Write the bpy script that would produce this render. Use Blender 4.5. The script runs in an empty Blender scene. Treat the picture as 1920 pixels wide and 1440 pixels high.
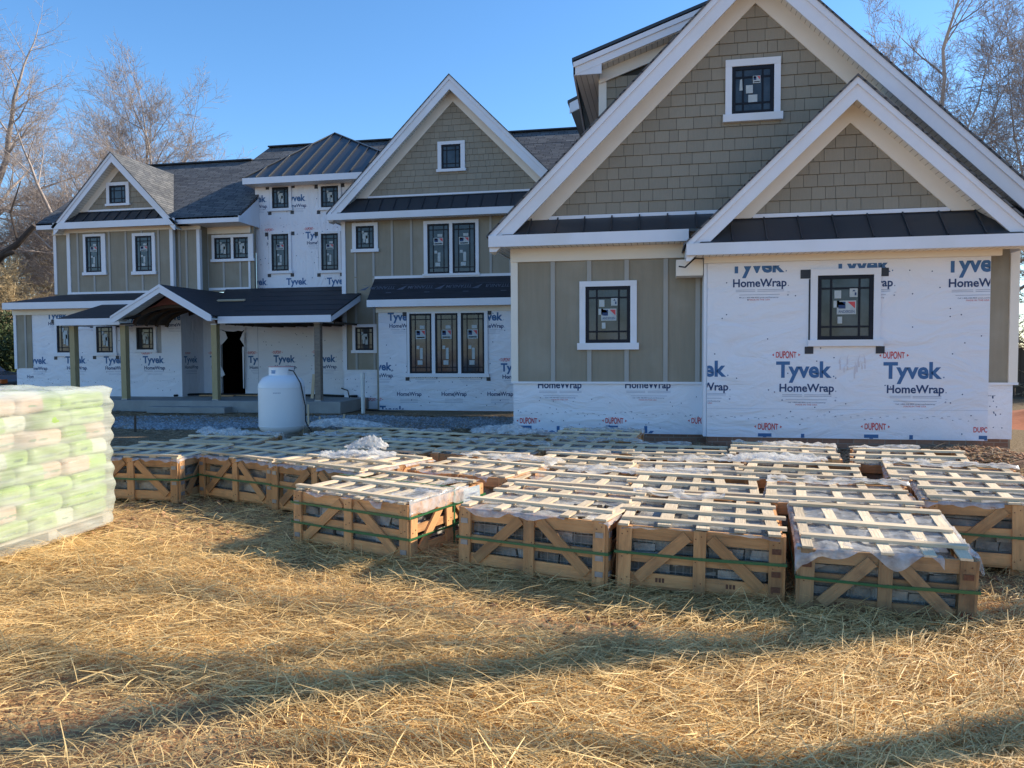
import bpy, bmesh, math, random
import numpy as np
from mathutils import Vector, Matrix
R = math.radians
S = bpy.context.scene
COL = S.collection
rng = random.Random(7)

# ------------------------------------------------------------------ camera model
F = 1430.0; YAW = R(11); PITCH = math.atan(60/1430); ROLL = R(.3); H = 1.6
fw = np.array([-math.sin(YAW)*math.cos(PITCH), math.cos(YAW)*math.cos(PITCH), -math.sin(PITCH)])
rt = np.array([math.cos(YAW), math.sin(YAW), 0.]); up = np.cross(rt, fw)
_c, _s = math.cos(ROLL), math.sin(ROLL)
rt2 = rt*_c-up*_s; up2 = up*_c+rt*_s
def ray(px, py): return fw+(px-960)/F*rt2-(py-720)/F*up2
def P(px, py, D):                      # point of the plane y = D seen at that pixel of the photograph
    d = ray(px, py); t = D/d[1]; q = np.array([0, 0, H])+d*t
    return float(q[0]), float(q[2])
def PX(px, D, py=600): return P(px, py, D)[0]
def PZ(px, py, D): return P(px, py, D)[1]
def G(px, py, Z=0.):
    d = ray(px, py); t = (Z-H)/d[2]; q = np.array([0, 0, H])+d*t
    return float(q[0]), float(q[1])

cd = bpy.data.cameras.new("camera"); cam = bpy.data.objects.new("camera", cd); COL.objects.link(cam)
cd.sensor_width = 36; cd.lens = 36*F/1920; cd.clip_end = 2000; cd.clip_start = .05
M = Matrix(((rt2[0], up2[0], -fw[0], 0), (rt2[1], up2[1], -fw[1], 0), (rt2[2], up2[2], -fw[2], H), (0, 0, 0, 1)))
cam.matrix_world = M; S.camera = cam

# ------------------------------------------------------------------ light
SUN_AZ, SUN_EL = R(62), R(30)          # azimuth from +Y towards +X
wd = bpy.data.worlds.new("World"); S.world = wd; wd.use_nodes = True
nt = wd.node_tree; nt.nodes.clear()
sky = nt.nodes.new("ShaderNodeTexSky"); sky.sky_type = 'NISHITA'; sky.sun_disc = False
sky.sun_elevation = SUN_EL; sky.sun_rotation = SUN_AZ; sky.air_density = 1.0; sky.dust_density = .15; sky.ozone_density = 4.5; sky.altitude = 100
bg = nt.nodes.new("ShaderNodeBackground"); bg.inputs[1].default_value = .15
wo = nt.nodes.new("ShaderNodeOutputWorld")
hsv = nt.nodes.new('ShaderNodeHueSaturation'); hsv.inputs['Saturation'].default_value = 1.13; hsv.inputs['Hue'].default_value = .499
nt.links.new(sky.outputs[0], hsv.inputs['Color']); nt.links.new(hsv.outputs[0], bg.inputs[0]); nt.links.new(bg.outputs[0], wo.inputs[0])
sl = bpy.data.lights.new("sun", 'SUN'); sl.energy = 5.0; sl.angle = R(.6); sl.color = (1, .89, .71)
so = bpy.data.objects.new("sun", sl); COL.objects.link(so)
sdir = Vector((math.sin(SUN_AZ)*math.cos(SUN_EL), math.cos(SUN_AZ)*math.cos(SUN_EL), math.sin(SUN_EL)))
sl.angle = R(.53)
so.rotation_euler = sdir.to_track_quat('Z', 'Y').to_euler(); so.location = (30, 20, 40)
S.view_settings.view_transform = 'Standard'; S.view_settings.look = 'None'
S.view_settings.exposure = .72; S.view_settings.gamma = 1
S.cycles.max_bounces = 6; S.cycles.transparent_max_bounces = 12

# ------------------------------------------------------------------ materials
def nd(nt, t, **kw):
    n = nt.nodes.new(t)
    for k, v in kw.items(): setattr(n, k, v)
    return n
def mat(name, c1, c2=None, scale=8, rough=.7, bump=0., stretch=(1, 1, 1), coord='UV', rnd=.0, detail=6, contrast=.25, spec=.3,
        bscale=None, metallic=0., dirt=None, dirt_scale=.6, obj=0.):
    m = bpy.data.materials.new(name); m.use_nodes = True; t = m.node_tree; L = t.links
    b = t.nodes['Principled BSDF']; b.inputs['Roughness'].default_value = rough
    b.inputs['Specular IOR Level'].default_value = spec; b.inputs['Metallic'].default_value = metallic
    c2 = c2 or tuple(x*.8 for x in c1)
    tc = nd(t, 'ShaderNodeTexCoord'); mp = nd(t, 'ShaderNodeMapping'); mp.inputs['Scale'].default_value = stretch
    L.new(tc.outputs[coord], mp.inputs[0])
    nz = nd(t, 'ShaderNodeTexNoise'); nz.inputs['Scale'].default_value = scale; nz.inputs['Detail'].default_value = detail
    nz.inputs['Roughness'].default_value = .6
    L.new(mp.outputs[0], nz.inputs['Vector'])
    cr = nd(t, 'ShaderNodeValToRGB'); cr.color_ramp.elements[0].position = .5-contrast; cr.color_ramp.elements[1].position = .5+contrast
    cr.color_ramp.elements[0].color = (*c1, 1); cr.color_ramp.elements[1].color = (*c2, 1)
    L.new(nz.outputs[0], cr.inputs[0]); out = cr.outputs[0]
    if dirt:
        n2 = nd(t, 'ShaderNodeTexNoise'); n2.inputs['Scale'].default_value = dirt_scale; n2.inputs['Detail'].default_value = 8
        L.new(tc.outputs[coord], n2.inputs['Vector'])
        r2 = nd(t, 'ShaderNodeValToRGB'); r2.color_ramp.elements[0].position = .5; r2.color_ramp.elements[1].position = .75
        r2.color_ramp.elements[0].color = (0, 0, 0, 1); r2.color_ramp.elements[1].color = (.7, .7, .7, 1)
        L.new(n2.outputs[0], r2.inputs[0])
        mx = nd(t, 'ShaderNodeMix', data_type='RGBA'); L.new(r2.outputs[0], mx.inputs[0]); L.new(out, mx.inputs[6]); mx.inputs[7].default_value = (*dirt, 1)
        out = mx.outputs[2]
    if rnd:
        at = nd(t, 'ShaderNodeAttribute', attribute_name='rnd')
        ma = nd(t, 'ShaderNodeMath', operation='MULTIPLY_ADD'); ma.inputs[1].default_value = 2*rnd; ma.inputs[2].default_value = 1-rnd
        L.new(at.outputs['Fac'], ma.inputs[0])
        hs = nd(t, 'ShaderNodeHueSaturation'); L.new(ma.outputs[0], hs.inputs['Value']); L.new(out, hs.inputs['Color']); out = hs.outputs[0]
    if obj:
        oi = nd(t, 'ShaderNodeObjectInfo'); mo = nd(t, 'ShaderNodeMath', operation='MULTIPLY_ADD'); mo.inputs[1].default_value = 2*obj; mo.inputs[2].default_value = 1-obj
        L.new(oi.outputs['Random'], mo.inputs[0]); h2 = nd(t, 'ShaderNodeHueSaturation'); L.new(mo.outputs[0], h2.inputs['Value']); L.new(out, h2.inputs['Color']); out = h2.outputs[0]
    L.new(out, b.inputs['Base Color'])
    if bump:
        n3 = nd(t, 'ShaderNodeTexNoise'); n3.inputs['Scale'].default_value = bscale or scale*3; n3.inputs['Detail'].default_value = 5
        L.new(mp.outputs[0], n3.inputs['Vector'])
        bp = nd(t, 'ShaderNodeBump'); bp.inputs['Strength'].default_value = bump; bp.inputs['Distance'].default_value = .02
        L.new(n3.outputs[0], bp.inputs['Height']); L.new(bp.outputs[0], b.inputs['Normal'])
    return m
def brickmat(name, c1, c2, mortar, bw, bh, msize, rough=.8, bump=.5, squash=1., noise=.3):
    m = bpy.data.materials.new(name); m.use_nodes = True; t = m.node_tree; L = t.links
    b = t.nodes['Principled BSDF']; b.inputs['Roughness'].default_value = rough; b.inputs['Specular IOR Level'].default_value = .25
    tc = nd(t, 'ShaderNodeTexCoord'); br = nd(t, 'ShaderNodeTexBrick'); br.offset = .37; br.squash = squash; br.squash_frequency = 3
    br.inputs['Scale'].default_value = 1; br.inputs['Brick Width'].default_value = bw; br.inputs['Row Height'].default_value = bh
    br.inputs['Mortar Size'].default_value = msize; br.inputs['Mortar Smooth'].default_value = .2; br.inputs['Bias'].default_value = 0
    br.inputs['Color1'].default_value = (*c1, 1); br.inputs['Color2'].default_value = (*c2, 1); br.inputs['Mortar'].default_value = (*mortar, 1)
    L.new(tc.outputs['UV'], br.inputs['Vector'])
    nz = nd(t, 'ShaderNodeTexNoise'); nz.inputs['Scale'].default_value = 25; nz.inputs['Detail'].default_value = 8; L.new(tc.outputs['UV'], nz.inputs['Vector'])
    n2 = nd(t, 'ShaderNodeTexNoise'); n2.inputs['Scale'].default_value = 1.3; n2.inputs['Detail'].default_value = 4; L.new(tc.outputs['UV'], n2.inputs['Vector'])
    ad = nd(t, 'ShaderNodeMath', operation='ADD'); L.new(nz.outputs[0], ad.inputs[0]); L.new(n2.outputs[0], ad.inputs[1])
    ma = nd(t, 'ShaderNodeMath', operation='MULTIPLY_ADD'); ma.inputs[1].default_value = noise*2; ma.inputs[2].default_value = 1-noise*2
    L.new(ad.outputs[0], ma.inputs[0])
    hs = nd(t, 'ShaderNodeHueSaturation'); L.new(br.outputs['Color'], hs.inputs['Color']); L.new(ma.outputs[0], hs.inputs['Value'])
    L.new(hs.outputs[0], b.inputs['Base Color'])
    bp = nd(t, 'ShaderNodeBump'); bp.inputs['Strength'].default_value = bump; bp.inputs['Distance'].default_value = .008; bp.invert = True
    L.new(br.outputs['Fac'], bp.inputs['Height']); L.new(bp.outputs[0], b.inputs['Normal'])
    return m
def seethrough(name, col, trans, rough=.25, scale=30, bump=.6, stretch=(1, 1, 1), rot=(0, 0, 0)):
    m = bpy.data.materials.new(name); m.use_nodes = True; t = m.node_tree; L = t.links
    b = t.nodes['Principled BSDF']; b.inputs['Roughness'].default_value = rough; b.inputs['Base Color'].default_value = (*col, 1)
    b.inputs['Specular IOR Level'].default_value = .7
    o = t.nodes['Material Output']; tr = nd(t, 'ShaderNodeBsdfTransparent'); mx = nd(t, 'ShaderNodeMixShader')
    tl = nd(t, 'ShaderNodeBsdfTranslucent'); tl.inputs[0].default_value = (*col, 1); m2 = nd(t, 'ShaderNodeMixShader'); m2.inputs[0].default_value = .35
    tc = nd(t, 'ShaderNodeTexCoord'); nz = nd(t, 'ShaderNodeTexNoise'); nz.inputs['Scale'].default_value = scale; nz.inputs['Detail'].default_value = 4
    mp = nd(t, 'ShaderNodeMapping'); mp.inputs['Scale'].default_value = stretch; mp.inputs['Rotation'].default_value = rot; L.new(tc.outputs['Object'], mp.inputs[0]); L.new(mp.outputs[0], nz.inputs['Vector'])
    cr = nd(t, 'ShaderNodeMapRange'); cr.inputs[1].default_value = .3; cr.inputs[2].default_value = .7
    cr.inputs[3].default_value = max(0, trans-.25); cr.inputs[4].default_value = min(1, trans+.25)
    L.new(nz.outputs[0], cr.inputs[0])
    bp = nd(t, 'ShaderNodeBump'); bp.inputs['Strength'].default_value = bump; bp.inputs['Distance'].default_value = .02
    L.new(nz.outputs[0], bp.inputs['Height']); L.new(bp.outputs[0], b.inputs['Normal'])
    L.new(b.outputs[0], m2.inputs[1]); L.new(tl.outputs[0], m2.inputs[2])
    L.new(cr.outputs[0], mx.inputs[0]); L.new(m2.outputs[0], mx.inputs[1]); L.new(tr.outputs[0], mx.inputs[2]); L.new(mx.outputs[0], o.inputs[0])
    return m

M = {}
M['white'] = mat('white_trim', (.76, .78, .84), (.71, .73, .80), 3, .45, .03, dirt=(.66, .66, .66), dirt_scale=.9)
M['cream'] = mat('primed_board', (.80, .755, .68), (.76, .71, .635), 3, .55, .03)
M['soffit'] = None
M['siding'] = mat('olive_siding', (.305, .27, .21), (.265, .236, .182), 2.5, .75, .25, stretch=(6, .5, 1), bscale=30, dirt=(.37, .345, .29), dirt_scale=1.2)
M['batten'] = mat('batten_paint', (.40, .39, .365), (.36, .35, .33), 4, .7, .1, stretch=(4, .5, 1))
M['shingle'] = mat('shingle_siding', (.31, .275, .218), (.275, .243, .19), 6, .8, .35, stretch=(8, 1, 1), rnd=.06, bscale=20)
M['joint'] = mat('shingle_backing', (.05, .05, .045), None, 5, .9)
M['asphalt'] = brickmat('asphalt_shingles', (.085, .09, .10), (.15, .152, .155), (.03, .03, .035), .32, .13, .012, .9, .8, 1.4, .35)
M['metal_roof'] = mat('dark_metal_roof', (.030, .034, .042), (.038, .043, .052), 1.2, .34, .04, spec=.5)
M['felt'] = mat('black_roof_felt', (.012, .0125, .017), (.035, .036, .045), 2.2, .62, .5, stretch=(.6, 6, 1), bscale=5, spec=.4)
M['feltprint'] = mat('felt_print', (.13, .14, .18), None, 5, .6)
M['sash'] = mat('dark_window_frame', (.009, .011, .019), (.012, .015, .024), 4, .5, spec=.2)
M['ink_blue'] = mat('blue_print', (.05, .135, .30), (.06, .155, .33), 8, .6)
M['ink_navy'] = mat('navy_print', (.03, .065, .17), None, 8, .6)
M['ink_red'] = mat('red_print', (.62, .09, .10), None, 8, .6)
M['ink_grey'] = mat('grey_print', (.36, .40, .52), None, 8, .6)
M['tape'] = mat('dark_flashing_tape', (.02, .022, .035), (.04, .045, .06), 8, .4)
M['sticker'] = mat('paper_sticker', (.50, .54, .55), (.36, .42, .45), 12, .6)
M['brick'] = brickmat('red_brick', (.24, .13, .09), (.33, .18, .12), (.30, .22, .17), .215, .075, .008, .9, .6, 1, .2)
M['concrete'] = mat('concrete', (.34, .34, .33), (.24, .24, .24), 2, .85, .25, dirt=(.2, .2, .2))
M['treated'] = mat('treated_timber', (.46, .37, .21), (.34, .27, .14), 4, .75, .2, stretch=(10, 1, 1))
M['rawbeam'] = mat('raw_timber', (.66, .53, .36), (.55, .42, .28), 3, .75, .15, stretch=(9, 1, 1))
M['darkwood'] = mat('framing_timber', (.10, .07, .05), (.06, .045, .035), 3, .8, .2)
M['redboard'] = mat('red_sheathing', (.20, .07, .05), (.15, .05, .04), 3, .8)
M['crate_wood'] = mat('crate_pine', (.68, .36, .155), (.42, .205, .085), 3.2, .75, .3, stretch=(11, 1, 1), rnd=.28, dirt=(.20, .115, .065), dirt_scale=4, obj=.16)
M['crate_old'] = mat('crate_pine_weathered', (.46, .28, .14), (.28, .165, .085), 3.2, .8, .3, stretch=(11, 1, 1), rnd=.32, dirt=(.10, .065, .045), dirt_scale=7, obj=.1)
M['lid_wood'] = mat('lid_slats', (.76, .62, .44), (.60, .45, .29), 3, .7, .3, stretch=(11, 1, 1), rnd=.22, dirt=(.42, .32, .2), dirt_scale=2.5)
M['stone'] = mat('grey_flagstone', (.20, .185, .165), (.46, .43, .385), 9, .85, .9, rnd=.5, coord='Object')
M['strap'] = mat('green_strap', (.03, .115, .05), (.04, .16, .06), 20, .35, spec=.5)
M['clip'] = mat('galvanised_clip', (.36, .37, .38), (.27, .27, .28), 40, .4, metallic=.5)
M['rust'] = mat('rusty_clip', (.10, .04, .025), (.2, .09, .05), 60, .8)
M['film'] = seethrough('crumpled_plastic', (.80, .80, .79), .48, .16, 16, .5)
M['filmdark'] = seethrough('grey_plastic', (.42, .45, .46), .50, .25, 6, .5)
M['wrapfilm'] = seethrough('stretch_wrap', (.68, .70, .64), .50, .12, 2.6, .5, stretch=(1, .55, 7), rot=(.35, 0, 0))
M['tank'] = mat('white_tank_paint', (.78, .80, .84), (.74, .76, .80), 2, .35, .02, coord='Object', spec=.5)
M['black'] = mat('black_rubber', (.012, .012, .014), None, 5, .5)
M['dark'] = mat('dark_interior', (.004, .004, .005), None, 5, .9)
M['pvc'] = mat('white_pipe', (.75, .76, .74), None, 5, .4)
M['bark'] = mat('bark', (.17, .14, .125), (.10, .085, .078), 5, .9, .6, coord='Object', stretch=(1, 1, .25), rnd=.2)
M['twig'] = mat('twigs', (.44, .37, .33), (.29, .245, .225), 3, .9, coord='Object', rnd=.35)
M['palebark'] = mat('pale_bark', (.52, .45, .38), (.30, .24, .19), 2.5, .85, .4, coord='Object', rnd=.2)
M['goldtwig'] = mat('dry_brush', (.55, .43, .26), (.36, .27, .15), 3, .9, coord='Object', rnd=.4)
M['leaf'] = mat('evergreen_leaf', (.035, .055, .022), (.06, .085, .03), 3, .6, coord='Object', rnd=.5)
M['fence'] = mat('fence_wood', (.13, .10, .075), (.09, .07, .05), 3, .85, .2, stretch=(6, 1, 1))
M['carpaint'] = mat('car_paint', (.05, .075, .10), (.055, .08, .11), 2, .25, spec=.6)
M['carglass'] = mat('car_glass', (.02, .025, .03), None, 2, .05, spec=.8)
M['orange'] = mat('orange_lens', (.75, .17, .04), None, 5, .25)
M['straw'] = mat('straw', (.90, .67, .32), (.70, .46, .18), 9, .55, coord='Object', rnd=.45, spec=.35, dirt=(.46, .30, .13), dirt_scale=1.6)
M['strawdull'] = mat('old_straw', (.34, .25, .155), (.26, .18, .11), 9, .8, coord='Object', rnd=.4)
M['gravel'] = mat('blue_grey_gravel', (.22, .25, .28), (.34, .36, .37), 20, .85, coord='Object', rnd=.4)
M['clod'] = mat('clay_clod', (.42, .22, .125), (.26, .145, .085), 9, .95, .6, coord='Object', rnd=.3)
M['bag_green'] = mat('green_bag', (.30, .44, .12), (.40, .52, .20), 3, .35, .35, rnd=.16, coord='Object')
M['bag_beige'] = mat('beige_bag', (.56, .39, .28), (.62, .46, .35), 3, .35, .35, rnd=.1, coord='Object')
M['bag_white'] = mat('white_bag', (.62, .62, .52), (.5, .56, .40), 3, .35, .35, coord='Object')
M['bagprint'] = mat('bag_print', (.16, .27, .13), None, 3, .5)
M['palletwood'] = mat('pallet_wood', (.50, .44, .36), (.36, .31, .25), 3, .8, .2, stretch=(9, 1, 1), rnd=.2)

def translucent(m, amt):
    t = m.node_tree; L = t.links; b = t.nodes['Principled BSDF']; o = t.nodes['Material Output']; tl = nd(t, 'ShaderNodeBsdfTranslucent'); mx = nd(t, 'ShaderNodeMixShader'); mx.inputs[0].default_value = amt
    L.new(b.inputs['Base Color'].links[0].from_socket, tl.inputs[0]); L.new(b.outputs[0], mx.inputs[1]); L.new(tl.outputs[0], mx.inputs[2]); L.new(mx.outputs[0], o.inputs[0])
translucent(M['straw'], .28)
def wrapmat():
    m = bpy.data.materials.new('white_house_wrap'); m.use_nodes = True; t = m.node_tree; L = t.links
    b = t.nodes['Principled BSDF']; b.inputs['Roughness'].default_value = .5; b.inputs['Specular IOR Level'].default_value = .35
    tc = nd(t, 'ShaderNodeTexCoord')
    nz = nd(t, 'ShaderNodeTexNoise'); nz.inputs['Scale'].default_value = 90; nz.inputs['Detail'].default_value = 3; L.new(tc.outputs['UV'], nz.inputs['Vector'])
    n2 = nd(t, 'ShaderNodeTexNoise'); n2.inputs['Scale'].default_value = 1.1; n2.inputs['Detail'].default_value = 5; L.new(tc.outputs['UV'], n2.inputs['Vector'])
    ad = nd(t, 'ShaderNodeMath', operation='MULTIPLY_ADD'); L.new(n2.outputs[0], ad.inputs[0]); ad.inputs[1].default_value = 1.4; L.new(nz.outputs[0], ad.inputs[2])
    cr = nd(t, 'ShaderNodeValToRGB'); cr.color_ramp.elements[0].position = .75; cr.color_ramp.elements[1].position = 1.6
    cr.color_ramp.elements[0].color = (.62, .645, .73, 1); cr.color_ramp.elements[1].color = (.76, .775, .84, 1)
    L.new(ad.outputs[0], cr.inputs[0]); L.new(cr.outputs[0], b.inputs['Base Color'])
    mp = nd(t, 'ShaderNodeMapping'); mp.inputs['Scale'].default_value = (1, .45, 1); mp.inputs['Rotation'].default_value = (0, 0, .3); L.new(tc.outputs['UV'], mp.inputs[0])
    n3 = nd(t, 'ShaderNodeTexNoise'); n3.inputs['Scale'].default_value = 2.6; n3.inputs['Detail'].default_value = 6; n3.inputs['Distortion'].default_value = 1.5; L.new(mp.outputs[0], n3.inputs['Vector'])
    bp = nd(t, 'ShaderNodeBump'); bp.inputs['Strength'].default_value = .8; bp.inputs['Distance'].default_value = .07
    L.new(n3.outputs[0], bp.inputs['Height']); L.new(bp.outputs[0], b.inputs['Normal'])
    return m
M['wrap'] = wrapmat()
def soffitmat():
    m = brickmat('beaded_soffit', (.80, .77, .71), (.80, .77, .71), (.42, .39, .35), .095, 40, .006, .5, .6, 1, .03); return m
M['soffit'] = soffitmat()
def panemat():
    m = bpy.data.materials.new('window_glass'); m.use_nodes = True; t = m.node_tree; L = t.links
    b = t.nodes['Principled BSDF']; b.inputs['Roughness'].default_value = .10; b.inputs['Specular IOR Level'].default_value = .42
    tc = nd(t, 'ShaderNodeTexCoord'); n = nd(t, 'ShaderNodeTexNoise'); n.inputs['Scale'].default_value = 2.2; n.inputs['Detail'].default_value = 5
    L.new(tc.outputs['UV'], n.inputs['Vector'])
    cr = nd(t, 'ShaderNodeValToRGB'); cr.color_ramp.elements[0].position = .35; cr.color_ramp.elements[1].position = .68
    cr.color_ramp.elements[0].color = (.016, .022, .032, 1); cr.color_ramp.elements[1].color = (.06, .08, .105, 1)
    L.new(n.outputs[0], cr.inputs[0]); L.new(cr.outputs[0], b.inputs['Base Color'])
    n2 = nd(t, 'ShaderNodeTexNoise'); n2.inputs['Scale'].default_value = 1.5; L.new(tc.outputs['UV'], n2.inputs['Vector'])
    bp = nd(t, 'ShaderNodeBump'); bp.inputs['Strength'].default_value = .15; bp.inputs['Distance'].default_value = .02
    L.new(n2.outputs[0], bp.inputs['Height']); L.new(bp.outputs[0], b.inputs['Normal'])
    return m
M['pane'] = panemat()
def groundmat():
    m = bpy.data.materials.new('clay_ground'); m.use_nodes = True; t = m.node_tree; L = t.links
    b = t.nodes['Principled BSDF']; b.inputs['Roughness'].default_value = .95; b.inputs['Specular IOR Level'].default_value = .1
    tc = nd(t, 'ShaderNodeTexCoord')
    n = nd(t, 'ShaderNodeTexNoise'); n.inputs['Scale'].default_value = 1.1; n.inputs['Detail'].default_value = 10; L.new(tc.outputs['Object'], n.inputs['Vector'])
    cr = nd(t, 'ShaderNodeValToRGB'); e = cr.color_ramp.elements; e[0].position = .35; e[1].position = .7
    e[0].color = (.25, .13, .065, 1); e[1].color = (.45, .25, .13, 1); L.new(n.outputs[0], cr.inputs[0])
    n2 = nd(t, 'ShaderNodeTexNoise'); n2.inputs['Scale'].default_value = 28; n2.inputs['Detail'].default_value = 8; L.new(tc.outputs['Object'], n2.inputs['Vector'])
    c2 = nd(t, 'ShaderNodeValToRGB'); c2.color_ramp.elements[0].position = .45; c2.color_ramp.elements[1].position = .65
    L.new(n2.outputs[0], c2.inputs[0])
    mx = nd(t, 'ShaderNodeMix', data_type='RGBA'); L.new(c2.outputs[0], mx.inputs[0]); L.new(cr.outputs[0], mx.inputs[6]); mx.inputs[7].default_value = (.46, .32, .16, 1)
    # brown soil beyond the strawed lot
    sx = nd(t, 'ShaderNodeSeparateXYZ'); L.new(tc.outputs['Object'], sx.inputs[0])
    mr = nd(t, 'ShaderNodeMapRange'); mr.inputs[1].default_value = 9.5; mr.inputs[2].default_value = 13; L.new(sx.outputs[1], mr.inputs[0])
    m2 = nd(t, 'ShaderNodeMix', data_type='RGBA'); L.new(mr.outputs[0], m2.inputs[0]); L.new(mx.outputs[2], m2.inputs[6]); 
    c3 = nd(t, 'ShaderNodeValToRGB'); c3.color_ramp.elements[0].color = (.13, .095, .06, 1); c3.color_ramp.elements[1].color = (.26, .19, .115, 1)
    c3.color_ramp.elements[0].position = .38; c3.color_ramp.elements[1].position = .65; L.new(n2.outputs[0], c3.inputs[0]); L.new(c3.outputs[0], m2.inputs[7])
    L.new(m2.outputs[2], b.inputs['Base Color'])
    bp = nd(t, 'ShaderNodeBump'); bp.inputs['Strength'].default_value = .8; bp.inputs['Distance'].default_value = .03
    L.new(n2.outputs[0], bp.inputs['Height']); L.new(bp.outputs[0], b.inputs['Normal'])
    return m
M['ground'] = groundmat()

# ------------------------------------------------------------------ mesh builder
class MB:
    def __init__(s): s.v = []; s.f = []; s.mi = []; s.rn = []; s.gr = []; s.st = []
    def add(s, vs, fs, mi=0, grain=None, rnd=None):
        o = len(s.v)
        if len(fs): s.st.append((o, len(s.f)))
        s.v += [tuple(map(float, v)) for v in vs]; r = rng.random() if rnd is None else rnd
        for f in fs: s.f.append([o+i for i in f]); s.mi.append(mi); s.rn.append(r); s.gr.append(grain)
        return s
    def box(s, x0, x1, y0, y1, z0, z1, mi=0, rnd=None):
        x0, x1 = sorted((x0, x1)); y0, y1 = sorted((y0, y1)); z0, z1 = sorted((z0, z1))
        vs = [(x, y, z) for z in (z0, z1) for y in (y0, y1) for x in (x0, x1)]
        d = (x1-x0, y1-y0, z1-z0); g = tuple(1. if i == d.index(max(d)) else 0. for i in range(3))
        return s.add(vs, [(0, 2, 3, 1), (4, 5, 7, 6), (0, 1, 5, 4), (2, 6, 7, 3), (0, 4, 6, 2), (1, 3, 7, 5)], mi, g, rnd)
    def board(s, p0, p1, w, t, nrm=(0, -1, 0), mi=0, rnd=None, jit=0):
        """board from p0 to p1, width w in its plane, thickness t along nrm"""
        a = Vector(p0); b = Vector(p1); d = (b-a).normalized(); n = Vector(nrm).normalized(); q = n.cross(d).normalized(); n = d.cross(q).normalized()
        vs = []
        for e in (a, b):
            for sw, stt in ((-1, -1), (1, -1), (1, 1), (-1, 1)):
                vs.append(e+q*(sw*w/2)+n*(stt*t/2)+Vector([rng.uniform(-jit, jit) for _ in range(3)]))
        return s.add(vs, [(0, 1, 2, 3), (7, 6, 5, 4), (0, 4, 5, 1), (1, 5, 6, 2), (2, 6, 7, 3), (3, 7, 4, 0)], mi, tuple(d), rnd)
    def poly(s, pts, mi=0, grain=None, rnd=None): return s.add(pts, [list(range(len(pts)))], mi, grain, rnd)
    def slab(s, pts, off, mi=0, mi_side=None, grain=None, rnd=None):
        """closed solid: polygon pts swept by vector off"""
        n = len(pts); off = Vector(off); q = [Vector(p)+off for p in pts]; o = len(s.v)
        r = rng.random() if rnd is None else rnd
        s.add(list(pts)+q, [list(range(n)), list(range(2*n-1, n-1, -1))], mi, grain, r)
        ms = mi if mi_side is None else mi_side
        for i in range(n):
            j = (i+1) % n; s.f.append([o+j, o+i, o+n+i, o+n+j]); s.mi.append(ms); s.rn.append(r); s.gr.append(grain)
        return s
    def xz(s, pts, y0, y1, mi=0, grain=None, rnd=None):   # polygon in the XZ plane extruded from y0 to y1
        return s.slab([(x, y0, z) for x, z in pts], (0, y1-y0, 0), mi, None, grain, rnd)
    def tube(s, pts, rads, n=6, mi=0, rnd=None, cap=True):
        pts = [Vector(p) for p in pts]
        if not hasattr(rads, '__len__'): rads = [rads]*len(pts)
        vs = []; fs = []
        prev = None
        for i, p in enumerate(pts):
            d = (pts[min(i+1, len(pts)-1)]-pts[max(i-1, 0)]).normalized()
            a = prev if prev is not None else (Vector((0, 0, 1)) if abs(d.z) < .9 else Vector((1, 0, 0)))
            u = (a-d*a.dot(d)).normalized(); prev = u; v = d.cross(u)
            for k in range(n):
                t = 2*math.pi*k/n; vs.append(p+(u*math.cos(t)+v*math.sin(t))*rads[i])
        for i in range(len(pts)-1):
            for k in range(n):
                k2 = (k+1) % n; fs.append((i*n+k, i*n+k2, (i+1)*n+k2, (i+1)*n+k))
        if cap: fs.append(tuple(range(n-1, -1, -1))); fs.append(tuple(range((len(pts)-1)*n, len(pts)*n)))
        return s.add(vs, fs, mi, None, rnd)
    def lathe(s, prof, n=40, c=(0, 0, 0), mi=0, rnd=None):
        vs = []; fs = []
        for r, z in prof:
            for k in range(n):
                t = 2*math.pi*k/n; vs.append((c[0]+r*math.cos(t), c[1]+r*math.sin(t), c[2]+z))
        for i in range(len(prof)-1):
            for k in range(n):
                k2 = (k+1) % n; fs.append((i*n+k, i*n+k2, (i+1)*n+k2, (i+1)*n+k))
        return s.add(vs, fs, mi, None, rnd)
    def build(s, name, mats, parent=None, smooth=False, loc=None, bevel=0, label=None):
        me = bpy.data.meshes.new(name); me.from_pydata(s.v, [], s.f)
        mats = mats if isinstance(mats, (list, tuple)) else [mats]
        for m in mats: me.materials.append(m)
        nf = len(me.polygons)
        if nf:
            me.polygons.foreach_set('material_index', s.mi)
            if smooth: me.polygons.foreach_set('use_smooth', [True]*nf)
            a = me.attributes.new('rnd', 'FLOAT', 'FACE'); a.data.foreach_set('value', s.rn)
            uv = me.uv_layers.new(name='UVMap'); buf = np.zeros((len(me.loops), 2), 'f')
            V = np.array(s.v); k = 0
            for fi, f in enumerate(s.f):
                n = me.polygons[fi].normal; g = s.gr[fi]
                if g is not None:
                    b = Vector(g); b = b-n*b.dot(n)
                    if b.length < .05: b = Vector((0, 0, 1)) if abs(n.z) < .9 else Vector((1, 0, 0)); b = b-n*b.dot(n)
                    b.normalize(); t = b.cross(n); off = s.rn[fi]*97.
                else:
                    t = Vector((0, 0, 1)).cross(n)
                    t = Vector((1, 0, 0)) if t.length < .02 else t.normalized()
                    b = n.cross(t); off = 0
                pts = V[f]; buf[k:k+len(f), 0] = pts@np.array(t)+off; buf[k:k+len(f), 1] = pts@np.array(b); k += len(f)
            uv.data.foreach_set('uv', buf.ravel())
        me.update()
        o = bpy.data.objects.new(name, me); COL.objects.link(o)
        if parent is not None: o.parent = parent
        if loc is not None: o.location = loc
        if bevel:
            bv = o.modifiers.new('bevel', 'BEVEL'); bv.width = bevel; bv.segments = 2; bv.limit_method = 'ANGLE'
        if label: o['label'] = label
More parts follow.
